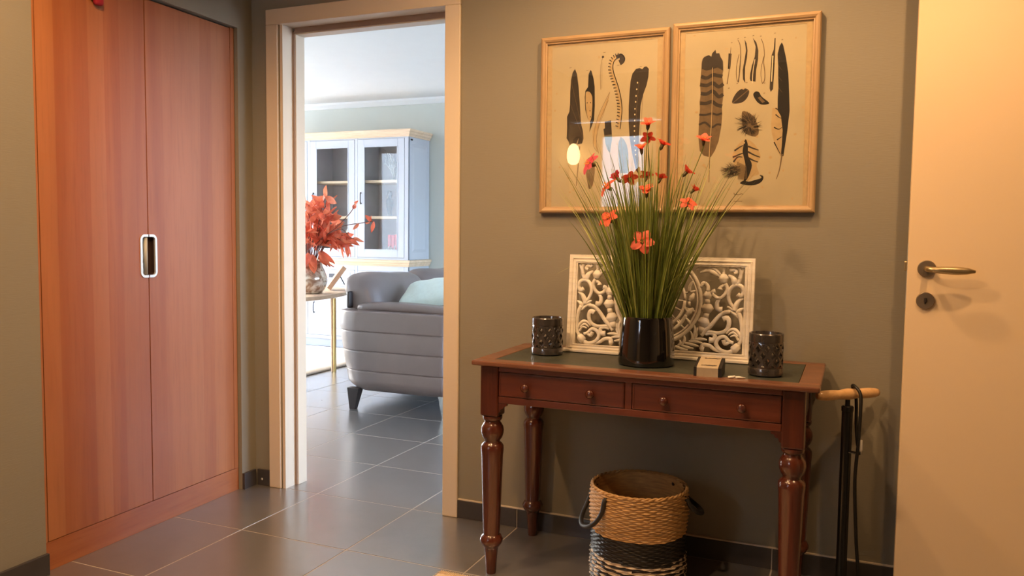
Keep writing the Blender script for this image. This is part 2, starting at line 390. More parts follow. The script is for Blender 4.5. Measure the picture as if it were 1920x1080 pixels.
b.box(3.42, 3.47, .9, 4.1, .25, .31); b.box(3.42, 3.47, .9, 4.1, 2.29, 2.35)
w3 = struct('window_3', b, M['white'])
for y0, y1 in ((.96,1.93),(1.99,2.99),(3.05,4.04)):
    q = MB(); q.box(3.44, 3.45, y0, y1, .31, 2.29); q.build('pane', M['glass'], w3)
M['bounce_pale'] = plain('bounce_paving', lin(186,184,180), .9, var=.1, scale=1.5)
b = MB(); b.box(-60, -5.4, -40, 40, -.4, -.2); b.box(-5.4, -1.1, -3.4, .5, -.4, -.2); struct('bounce_ground', b, M['bounce_pale'])  # unseen pale ground, added to bounce daylight onto the living room ceiling
M['paving'] = plain('front_paving', lin(170,166,160), .9, var=.1, scale=3)
b = MB(); b.box(-5.3, 40, -40, -3.65, -.4, -.2); b.box(3.6, 40, -3.65, 40, -.4, -.2); struct('front_paving', b, M['paving'])
b = MB(); b.box(-14, 14, -11.3, -11, -.2, 6); struct('wall_added_screen', b, M['ceil'])  # unseen white wall, added to limit hall daylight and whiten the pane reflection
# cornice of the living room
b = MB(); pr = [(0,0),(0,.055),(.05,.055),(.042,.035),(.02,.012),(.012,0)]
b.prism(pr, lambda a, z, d: (d, 4.63-a, 2.395+z), -5.1, 3.38)
struct('trim_3', b, M['ceil'])

# skirting tiles
def skirt_run(name, pieces):
    root = None
    for k, (x0, x1, y0, y1) in enumerate(pieces):
        q = MB(); q.cbox(x0, x1, y0, y1, .001, .073, .0015)
        if root is None:
            root = MB(); xs = [p[0] for p in pieces]+[p[1] for p in pieces]; ys = [p[2] for p in pieces]+[p[3] for p in pieces]
            e = .002
            root.box(min(xs)+e, max(xs)-e, min(ys)+e, max(ys)-e+.001, 0, .071)
            root = struct(name, root, M['grout'])
        q.build('skirting_tile', M['skirt'], root)
    return root
sy0, sy1 = .461, .4728
skirt_run('baseboard_back', [(.690, .9475, sy0, sy1), (.9505, 1.4235, sy0, sy1), (1.4265, 1.8985, sy0, sy1), (1.9015, 2.3735, sy0, sy1), (2.3765, 2.8485, sy0, sy1), (2.8515, 3.158, sy0, sy1)])
skirt_run('baseboard_doorside', [(-.318, -.25, sy0, sy1)])
def skirt_w(name, pieces):
    root = skirt_run(name, pieces); root.location = WO; root.rotation_euler = (0,0,WA)
skirt_w('baseboard_left', [(.0182, .031, -3.7, -3.1), (.0182, .031, -3.097, -2.62), (.0182, .031, -2.617, -2.14), (.0182, .031, -2.137, -1.43), (.0182, .031, -1.427, -.955)])
skirt_w('baseboard_wardrobe_corner', [(.0182, .031, .009, .088)])
# thin sealant line on top of the skirting
for nm, a in (('trim_4', (.690, 3.158, .4655, .4729, .0731, .0775)),):
    q = MB(); q.box(*a); struct(nm, q, M['white'])

# door frame: lining, casing, stop, seal
b = MB(); b.box(-.182, -.168, .470, .603, 0, 2.035); b.box(.618, .634, .470, .603, 0, 2.035); b.box(-.182, .634, .470, .603, 2.026, 2.04)
t1 = struct('trim_1', b, M['white'])
def tpart(n, args, mat, c=.003):
    q = MB(); q.cbox(*args, c); return q.build(n, mat, t1)
tpart('casing', (-.249, -.188, .459, .4725, 0, 2.026), M['white']); tpart('casing', (.622, .689, .459, .4725, 0, 2.026), M['white']); tpart('casing', (-.249, .689, .459, .4725, 2.026, 2.092), M['white'])
tpart('casing', (-.249, -.176, .6005, .613, 0, 2.026), M['white']); tpart('casing', (.622, .689, .6005, .613, 0, 2.026), M['white']); tpart('casing', (-.249, .689, .6005, .613, 2.026, 2.092), M['white'])
tpart('door_stop', (-.1685, -.153, .541, .602, 0, 2.012), M['white'], .002); tpart('door_stop', (.604, .6185, .541, .602, 0, 2.012), M['white'], .002); tpart('door_stop', (-.153, .604, .541, .602, 1.998, 2.027), M['white'], .002)
tpart('seal', (-.168, -.157, .536, .5412, 0, 2.012), M['seal'], .002); tpart('seal', (.608, .618, .536, .5412, 0, 2.012), M['seal'], .002); tpart('seal', (-.157, .608, .536, .5412, 2.003, 2.026), M['seal'], .002)
q = MB(); q.lathe([(.0,-.002),(.0055,-.002),(.0055,0),(.004,.0015),(0,.0015)], 12, cap=False)
o = q.build('screw_cap', M['steel'], None); o.parent = bpy.data.objects['baseboard_doorside']; o.location = (-.292, .4605, .03); o.rotation_euler = (PI/2,0,0)

# ------------------------------------------------------------------ open door on the right
DX0, DX1, DY = 2.274, 3.13, .356
b = MB(); b.cbox(DX0, DX1, DY, DY+.04, .008, 2.04, .0015); dr = struct('door_1', b, M['doorwhite'])
tag(dr, 'open cream door leaf on the right with a bronze lever handle')
def rosette(zc):
    q = MB(); q.lathe([(0,0),(.0255,0),(.0255,.006),(.0235,.0085),(0,.0085)], 36, cap=False)
    o = q.build('rosette', M['bronze'], dr, smooth=True, auto=AU); o.location = (2.326, DY, zc); o.rotation_euler = (PI/2,0,0); return o
rosette(1.054); ky = rosette(.957)
q = MB(); q.tube([(0,.0075,.0087),(0,-.0045,.0087)], .0042, 10); q.box(-.0022,.0022,-.010,.0085,.0082,.0092); o = q.build('keyhole', M['ink'], ky)
q = MB(); pth = catmull([(0,0,.004),(0,0,.03),(.004,-.0005,.046),(.02,-.0015,.052),(.045,-.002,.053),(.075,-.0025,.052),(.105,-.003,.050),(.124,-.004,.048)], 6)
def lr(i, n):
    t = i/(n-1); 
    return .0085 if t < .42 else .0085 + .0035*math.sin(PI*min(1,(t-.42)/.5)) - max(0,(t-.85))*.03
q.tube(pth, [max(.0035, lr(i, len(pth))) for i in range(len(pth))], 14)
o = q.build('lever', M['bronzeb'], dr, smooth=True); o.location = (2.326, DY, 1.054); o.rotation_euler = (PI/2,0,0)
q = MB(); q.cbox(DX0-.001, DX0+.002, DY+.009, DY+.031, .93, 1.13, .0005); q.build('latch_plate', M['steel'], dr)
q = MB(); q.cbox(DX0-.009, DX0, DY+.013, DY+.026, 1.045, 1.075, .003); q.build('latch', M['bronzeb'], dr)
b = MB(); b.box(3.148, 3.16, -.60, -.52, 0, 2.05); b.box(3.148, 3.16, .36, .43, 0, 2.05); b.box(3.148, 3.16, -.60, .43, 2.05, 2.13)
struct('trim_2', b, M['white'])

# ================================================================== WARDROBE
wd = thing('wardrobe', 'built-in cherry veneer wardrobe with two tall flush doors', 'wardrobe', WO, WA, local=True)
q = MB(); q.box(-.58, -.024, -.954, -.936, 0, 2.003); q.box(-.58, -.024, -.012, .006, 0, 2.003); q.box(-.58,-.57,-.936,-.012,.1,2.0); q.box(-.58,-.024,-.936,-.012,1.985,2.003); q.build('carcass', M['gap'], wd)
q = MB(); q.cbox(-.024, 0, -.955, -.9355, .0985, 2.003, .001); q.build('stile', M['cherry'], wd)
q = MB(); q.cbox(-.024, 0, -.0165, .007, .0985, 2.003, .001); q.build('stile', M['cherry'], wd)
q = MB(); q.cbox(-.024, 0, -.955, .007, 0, .0975, .001); q.build('plinth', M['cherryh'], wd)
HY, HZ0, HZ1, HR, HRAD = -.482, .963, 1.126, .0405, .02
def arc(cx, cz, r, a0, a1, n=8): return [(cx+r*math.cos(a0+(a1-a0)*k/n), cz+r*math.sin(a0+(a1-a0)*k/n)) for k in range(n+1)]
def half_stadium(s, hw, z0, z1, r, gap):
    # outline of one half of the pull, from top inner point round to bottom inner point; s=-1 left, 1 right
    pts = [(gap, z1)] + [(hw-r+r*math.sin(a), z1-r+r*math.cos(a)) for a in [PI/2*k/8 for k in range(9)]] + [(hw-r+r*math.cos(a), z0+r-r*math.sin(a)) for a in [PI/2*k/8 for k in range(9)]] + [(gap, z0)]
    return [(HY+s*y, z) for y, z in pts]
for s in (-1, 1):
    g = .0023
    y_in = HY+s*g; y_out = -.9325 if s < 0 else -.0195
    cut = half_stadium(s, HR-.003, HZ0+.003, HZ1-.003, HRAD, g)
    poly = [(y_in, 1.998), (y_out, 1.998), (y_out, .1005), (y_in, .1005)] + cut[::-1]
    q = MB(); q.prism(poly, lambda a, z, d: (d, a, z), -.02, 0)
    door = q.build('door', M['cherry'], wd)
    tag(door, 'left wardrobe door' if s < 0 else 'right wardrobe door')
    # rim of the recessed pull
    outer = half_stadium(s, HR, HZ0, HZ1, HRAD+.002, g); inner = half_stadium(s, HR-.0095, HZ0+.0095, HZ1-.0095, HRAD-.009, g)
    n = len(outer); q = MB(); vs = [(0.0035, a, z) for a, z in outer]+[(0.0035, a, z) for a, z in inner]+[(0, a, z) for a, z in outer]+[(-.004, a, z) for a, z in inner]
    fs = []
    for k in range(n-1): fs += [(k,k+1,n+k+1,n+k),(2*n+k,2*n+k+1,k+1,k),(n+k,n+k+1,3*n+k+1,3*n+k)]
    q.add(vs, fs); q.build('recessed_pull', M['steel'], door)
    # bowl behind the rim
    q = MB(); inn = half_stadium(s, HR-.0095, HZ0+.0095, HZ1-.0095, HRAD-.009, g); n = len(inn)
    D = .017; vs = [(-.004, a, z) for a, z in inn]+[(-D, HY+(a-HY)*.96, z) for a, z in inn]; fs = [(k,k+1,n+k+1,n+k) for k in range(n-1)]+[tuple(range(n,2*n))]
    q.add(vs, fs); q.build('pull_bowl', M['pullgrey'] if s < 0 else M['gap'], door)
    if s < 0:
        q = MB(); q.tube([(-.006, HY-.008, HZ0+.012), (-.006, HY-.008, HZ1-.012)], .0075, 12); q.build('pull_lip', M['pullgrey'], door, smooth=True)
# small ornament on the left door, top
orn = thing('hanging_ornament', 'small crimson bauble hung at the top of the left wardrobe door', 'ornament', wloc(.0, -.699, 1.925), WA, local=True)
q = MB(); q.rbox((.012, .004, .012), (.010, .018, .022), .009, 6); q.rbox((.012, -.012, .024), (.009, .014, .018), .008, 6); q.build('bauble', M['crimson'], orn, smooth=True)
q = MB(); q.tube([(.010, 0, .03),(.006, 0, .074)], .0012, 6); q.tube([(.004,0,.0735),(.014,0,.0735)], .0012, 6); q.build('cord', M['crimson'], orn)

# ================================================================== CONSOLE TABLE
tb = thing('console_table', 'antique mahogany console table with turned legs and green leather top', 'table', (1.515, .22, 0))
TX0, TX1, TY0, TY1, TZ = .978, 2.050, -.018, .456, .730
def tp(name, args, mat, c=.003, par=tb):
    q = MB(); q.cbox(*args, c); return q.build(name, mat, par)
# top: four rails mitred round a leather inset
tp('top_rail', (TX0, TX1, TY0, TY0+.056, TZ-.017, TZ), M['mahogtop'], .005); tp('top_rail', (TX0, TX1, TY1-.05, TY1, TZ-.017, TZ), M['mahogtop'], .005)
tp('top_rail', (TX0, TX0+.06, TY0+.0565, TY1-.0505, TZ-.017, TZ), M['mahogtop'], .004); tp('top_rail', (TX1-.06, TX1, TY0+.0565, TY1-.0505, TZ-.017, TZ), M['mahogtop'], .004)
tp('leather_inset', (TX0+.0605, TX1-.0605, TY0+.057, TY1-.051, TZ-.014, TZ-.0012), M['leather_green'], .001)
lx = (1.031, 1.981); ly = (.041, .420); BH = .032
fy = .014
tp('apron', (lx[0]+BH, lx[1]-BH, fy+.016, fy+.03, .590, TZ-.0175), M['gap'], .001)
tp('top_molding', (lx[0]+BH, lx[1]-BH, fy, fy+.018, .693, TZ-.0172), M['mahog'], .002)
tp('bottom_rail', (lx[0]+BH, lx[1]-BH, fy, fy+.018, .588, .6105), M['mahog'], .002)
tp('divider', (1.489, 1.510, fy, fy+.018, .6107, .6928), M['mahog'], .001)
tp('back_apron', (lx[0]+BH, lx[1]-BH, .432, .448, .590, TZ-.0175), M['mahog'], .002)
for x0 in (1.005, 1.985): tp('side_apron', (x0, x0+.02, ly[0]+BH, ly[1]-BH, .590, TZ-.0175), M['mahog'], .002)
knob_prof = [(0,0),(.007,0),(.0065,.006),(.008,.010),(.0125,.013),(.0145,.017),(.0135,.022),(.009,.0255),(.004,.027),(0,.0272)]
for x0, x1, ks in ((1.0645, 1.4875, (1.163, 1.381)), (1.5115, 1.9475, (1.611, 1.839))):
    d = tp('drawer', (x0, x1, fy-.0005, fy+.016, .6122, .6915), M['mahog'], .0025)
    q = MB()
    for (a0,a1,z0,z1) in ((x0+.004,x1-.004,.6155,.618),(x0+.004,x1-.004,.6857,.6882),(x0+.004,x0+.0065,.618,.6857),(x1-.0065,x1-.004,.618,.6857)): q.box(a0,a1,fy-.002,fy,z0,z1)
    q.build('cock_bead', M['mahog'], d)
    for kx in ks:
        q = MB(); q.lathe(knob_prof, 24, cap=False); o = q.build('knob', M['mahogz'], d, smooth=True, loc=(0,0,0))
        o.location = (kx-ORG[tb.name][0], fy-ORG[tb.name][1], .649); o.rotation_euler = (PI/2,0,0)
leg_prof = [(.016,0),(.0175,.01),(.0205,.06),(.024,.088),(.0265,.093),(.033,.101),(.0385,.112),(.0385,.120),(.033,.131),(.0275,.136),(.0285,.150),(.0365,.405),(.0385,.424),(.038,.438),(.033,.446),(.026,.452),(.0265,.458),(.033,.466),(.0375,.480),(.0385,.491),(.0365,.503),(.031,.513),(.0265,.519),(.0265,.524),(.031,.527),(.033,.532),(.033,.540)]
for x in lx:
    for y in ly:
        q = MB(); q.lathe(leg_prof, 32, (x, y, 0)); 
        lg = q.build('leg', M['mahogz'], tb, smooth=True, auto=math.radians(40))
        q = MB(); q.cbox(x-BH, x+BH, y-BH, y+BH, .541, TZ-.0175, .006); q.build('leg_block', M['mahogz'], lg)
        # scrolled corner bracket at the front
        if y < .1:
            s = 1 if x < 1.5 else -1
            pr = [(0,0),(.03,0),(.028,-.008),(.020,-.010),(.016,-.018),(.008,-.020),(.004,-.03),(0,-.032)]
            q = MB(); q.prism(pr, lambda a, z, d: (x+s*(BH+a), d, .5878+z), fy+.002, fy+.014); q.build('bracket', M['mahogz'], tb)
FE = {
 'A1': [(1.158,1.748),(1.149,1.735),(1.143,1.707),(1.141,1.667),(1.141,1.624),(1.139,1.595),(1.13,1.576),(1.131,1.535),(1.13,1.497),(1.138,1.485),(1.142,1.471),(1.166,1.472),(1.177,1.497),(1.171,1.474),(1.19,1.477),(1.195,1.495),(1.192,1.524),(1.186,1.544),(1.183,1.568),(1.178,1.628),(1.173,1.682),(1.166,1.728)],
 'A1q': [(1.18,1.467),(1.176,1.392),(1.17,1.322)],
 'A2': [(1.217,1.74),(1.21,1.725),(1.209,1.68),(1.199,1.666),(1.197,1.644),(1.2,1.598),(1.21,1.566),(1.22,1.552),(1.217,1.516),(1.234,1.56),(1.236,1.611),(1.234,1.679),(1.229,1.71),(1.221,1.736)],
 'A2o': [(1.202,1.662),(1.214,1.662),(1.221,1.654),(1.226,1.639),(1.226,1.597),(1.223,1.566),(1.216,1.555),(1.206,1.584),(1.201,1.618),(1.2,1.644)],
 'A2s': [(1.207,1.623),(1.22,1.623),(1.218,1.594),(1.22,1.572)],
 'A3': [(1.263,1.783),(1.257,1.759),(1.254,1.717),(1.257,1.667)],
 'A4': [(1.325,1.758),(1.334,1.763),(1.337,1.772),(1.328,1.782),(1.312,1.78),(1.299,1.768),(1.294,1.745),(1.299,1.719),(1.308,1.694),(1.318,1.665),(1.325,1.637),(1.33,1.609),(1.331,1.581),(1.328,1.55),(1.325,1.524)],
 'A5': [(1.423,1.739),(1.432,1.73),(1.431,1.703),(1.425,1.673),(1.413,1.64),(1.405,1.602),(1.403,1.525),(1.402,1.488),(1.4,1.387),(1.401,1.365),(1.393,1.376),(1.38,1.427),(1.368,1.489),(1.363,1.545),(1.362,1.604),(1.364,1.654),(1.367,1.693),(1.373,1.717),(1.385,1.732),(1.399,1.735),(1.408,1.73),(1.416,1.738)],
 'A5d': [(1.392,1.684),(1.39,1.661),(1.388,1.638),(1.387,1.617),(1.385,1.593),(1.385,1.573),(1.385,1.552),(1.384,1.532),(1.385,1.532),(1.385,1.515),(1.385,1.495),(1.386,1.48),(1.388,1.463),(1.39,1.446),(1.391,1.431)],
 'A6': [(1.291,1.657),(1.287,1.628),(1.272,1.589),(1.255,1.553),(1.253,1.533),(1.245,1.505),(1.244,1.476),(1.254,1.439),(1.248,1.445),(1.232,1.479),(1.228,1.522),(1.239,1.542),(1.248,1.568),(1.271,1.614),(1.285,1.642)],
 'A7t': [(1.274,1.552),(1.298,1.556),(1.3,1.531),(1.302,1.505),(1.274,1.502),(1.27,1.526),(1.276,1.529)],
 'A7b': [(1.274,1.502),(1.302,1.505),(1.303,1.488),(1.299,1.463),(1.296,1.439),(1.286,1.452),(1.279,1.472)],
 'A8': [(1.335,1.496),(1.328,1.479),(1.326,1.454),(1.328,1.423),(1.333,1.389),(1.338,1.366),(1.364,1.366),(1.366,1.405),(1.364,1.439),(1.358,1.467),(1.347,1.487)],
 'A9': [(1.211,1.417),(1.206,1.38),(1.212,1.34),(1.22,1.311),(1.232,1.322),(1.238,1.351),(1.24,1.391),(1.227,1.425)],
 'B1': [(1.618,1.749),(1.624,1.757),(1.639,1.762),(1.648,1.756),(1.65,1.767),(1.661,1.778),(1.664,1.766),(1.674,1.766),(1.679,1.752),(1.687,1.739),(1.689,1.707),(1.686,1.687),(1.69,1.667),(1.692,1.625),(1.688,1.585),(1.69,1.561),(1.688,1.519),(1.68,1.468),(1.668,1.436),(1.655,1.415),(1.631,1.421),(1.617,1.438),(1.611,1.487),(1.612,1.535),(1.614,1.584),(1.612,1.604),(1.615,1.629),(1.612,1.667),(1.615,1.717),(1.615,1.737)],
 'B1q': [(1.653,1.719),(1.655,1.639),(1.655,1.587),(1.654,1.52),(1.651,1.453),(1.65,1.399),(1.65,1.329)],
 'B1b0': [(1.616,1.717),(1.633,1.71),(1.654,1.714),(1.67,1.718),(1.688,1.707)],
 'B1b1': [(1.615,1.692),(1.634,1.685),(1.654,1.694),(1.671,1.691),(1.687,1.687)],
 'B1b2': [(1.612,1.664),(1.635,1.66),(1.655,1.667),(1.675,1.653),(1.691,1.662)],
 'B1b3': [(1.615,1.634),(1.635,1.631),(1.656,1.639),(1.676,1.62),(1.691,1.627)],
 'B1b4': [(1.614,1.601),(1.634,1.599),(1.654,1.604),(1.671,1.592),(1.689,1.587)],
 'B1b5': [(1.612,1.562),(1.632,1.56),(1.655,1.564),(1.672,1.559),(1.688,1.563)],
 'B1b6': [(1.612,1.527),(1.633,1.534),(1.655,1.517),(1.673,1.526),(1.687,1.524)],
 'B2': [(1.705,1.763),(1.715,1.761),(1.712,1.71),(1.704,1.711)],
 'B2q': [(1.712,1.782),(1.711,1.762),(1.709,1.71),(1.706,1.686),(1.703,1.66)],
 'B3a': [(1.734,1.806),(1.742,1.787),(1.745,1.752),(1.744,1.713),(1.742,1.684),(1.74,1.664)],
 'B3b': [(1.74,1.757),(1.734,1.728),(1.732,1.699),(1.735,1.674),(1.74,1.664)],
 'B4': [(1.756,1.805),(1.763,1.792),(1.767,1.768),(1.766,1.743),(1.761,1.714),(1.761,1.682),(1.763,1.66),(1.755,1.673),(1.753,1.703),(1.758,1.737),(1.762,1.768)],
 'B5': [(1.783,1.808),(1.795,1.792),(1.802,1.765),(1.802,1.736),(1.797,1.7),(1.796,1.663),(1.78,1.666),(1.777,1.674),(1.778,1.691),(1.783,1.718),(1.791,1.746),(1.793,1.778)],
 'B5q': [(1.792,1.737),(1.787,1.7),(1.786,1.659)],
 'B6a': [(1.81,1.803),(1.818,1.781),(1.822,1.751),(1.82,1.727),(1.825,1.693),(1.825,1.666),(1.818,1.655)],
 'B6b': [(1.82,1.744),(1.814,1.711),(1.813,1.684),(1.818,1.655)],
 'B7': [(1.845,1.747),(1.851,1.764),(1.853,1.802),(1.856,1.802),(1.856,1.759),(1.855,1.691),(1.853,1.635),(1.846,1.626),(1.842,1.638),(1.843,1.692)],
 'B7i': [(1.847,1.745),(1.851,1.744),(1.849,1.66),(1.846,1.66)],
 'B8': [(1.876,1.786),(1.869,1.774),(1.864,1.748),(1.867,1.712),(1.868,1.676),(1.87,1.639),(1.869,1.603),(1.87,1.564),(1.881,1.545),(1.888,1.498),(1.887,1.451),(1.885,1.415),(1.893,1.412),(1.897,1.445),(1.903,1.497),(1.907,1.549),(1.908,1.562),(1.905,1.613),(1.9,1.683),(1.891,1.734),(1.881,1.776)],
 'B8p': [(1.868,1.574),(1.853,1.572),(1.851,1.525),(1.853,1.494),(1.862,1.46),(1.873,1.431),(1.884,1.412),(1.888,1.451),(1.888,1.498),(1.882,1.542)],
 'B8q': [(1.889,1.42),(1.882,1.368),(1.873,1.337)],
 'B8m0': [(1.864,1.551),(1.874,1.542),(1.883,1.537)],
 'B8m1': [(1.86,1.509),(1.875,1.502),(1.886,1.508)],
 'B8m2': [(1.863,1.572),(1.876,1.563)],
 'B8m3': [(1.871,1.467),(1.886,1.477)],
 'B8m4': [(1.862,1.46),(1.883,1.42)],
 'B9': [(1.723,1.595),(1.725,1.613),(1.739,1.634),(1.758,1.643),(1.774,1.637),(1.776,1.625),(1.767,1.606),(1.75,1.595)],
 'B10': [(1.79,1.619),(1.797,1.63),(1.809,1.627),(1.817,1.613),(1.841,1.592),(1.837,1.586),(1.818,1.586),(1.803,1.596)],
 'B10i': [(1.805,1.609),(1.813,1.613),(1.829,1.595),(1.82,1.591)],
 'B11c': [(1.778,1.523)],
 'B11': [(1.756,1.566),(1.787,1.554),(1.804,1.527),(1.812,1.495),(1.8,1.48),(1.766,1.494),(1.758,1.519)],
 'B12': [(1.769,1.473),(1.744,1.453),(1.728,1.421),(1.732,1.397),(1.738,1.37),(1.755,1.343),(1.768,1.333),(1.784,1.335),(1.799,1.348),(1.817,1.356),(1.808,1.385),(1.82,1.411),(1.811,1.438),(1.795,1.459)],
 'B12c': [(1.768,1.472),(1.777,1.457),(1.78,1.417),(1.793,1.385),(1.781,1.343),(1.768,1.333),(1.772,1.38),(1.766,1.412),(1.761,1.434)],
 'B12b0': [(1.734,1.435),(1.752,1.447),(1.762,1.452)],
 'B12b1': [(1.729,1.413),(1.753,1.423),(1.763,1.426)],
 'B12b2': [(1.778,1.449),(1.796,1.441),(1.813,1.435)],
 'B12b3': [(1.778,1.431),(1.799,1.419),(1.819,1.411)],
 'B12b4': [(1.782,1.409),(1.797,1.401),(1.813,1.395)],
 'B12b5': [(1.732,1.397),(1.745,1.413),(1.761,1.413)],
 'B12k': [(1.756,1.324),(1.768,1.334),(1.784,1.33),(1.804,1.335),(1.825,1.342),(1.819,1.352),(1.831,1.347),(1.828,1.332),(1.81,1.32),(1.784,1.318)],
 'B12f': [(1.725,1.368)],
 'CAP1': [(1.736,1.292),(1.74,1.286),(1.745,1.287),(1.751,1.286),(1.758,1.288),(1.763,1.289),(1.767,1.286)],
 'CAP2': [(1.737,1.264),(1.751,1.264),(1.765,1.264)],
 'NUM': [(1.14,1.753),(1.205,1.739),(1.268,1.798),(1.32,1.749),(1.402,1.739),(1.735,1.81),(1.757,1.811),(1.784,1.815),(1.808,1.811),(1.853,1.817),(1.877,1.794),(1.714,1.797),(1.825,1.623),(1.767,1.661),(1.736,1.66),(1.825,1.656),(1.709,1.646)],
}
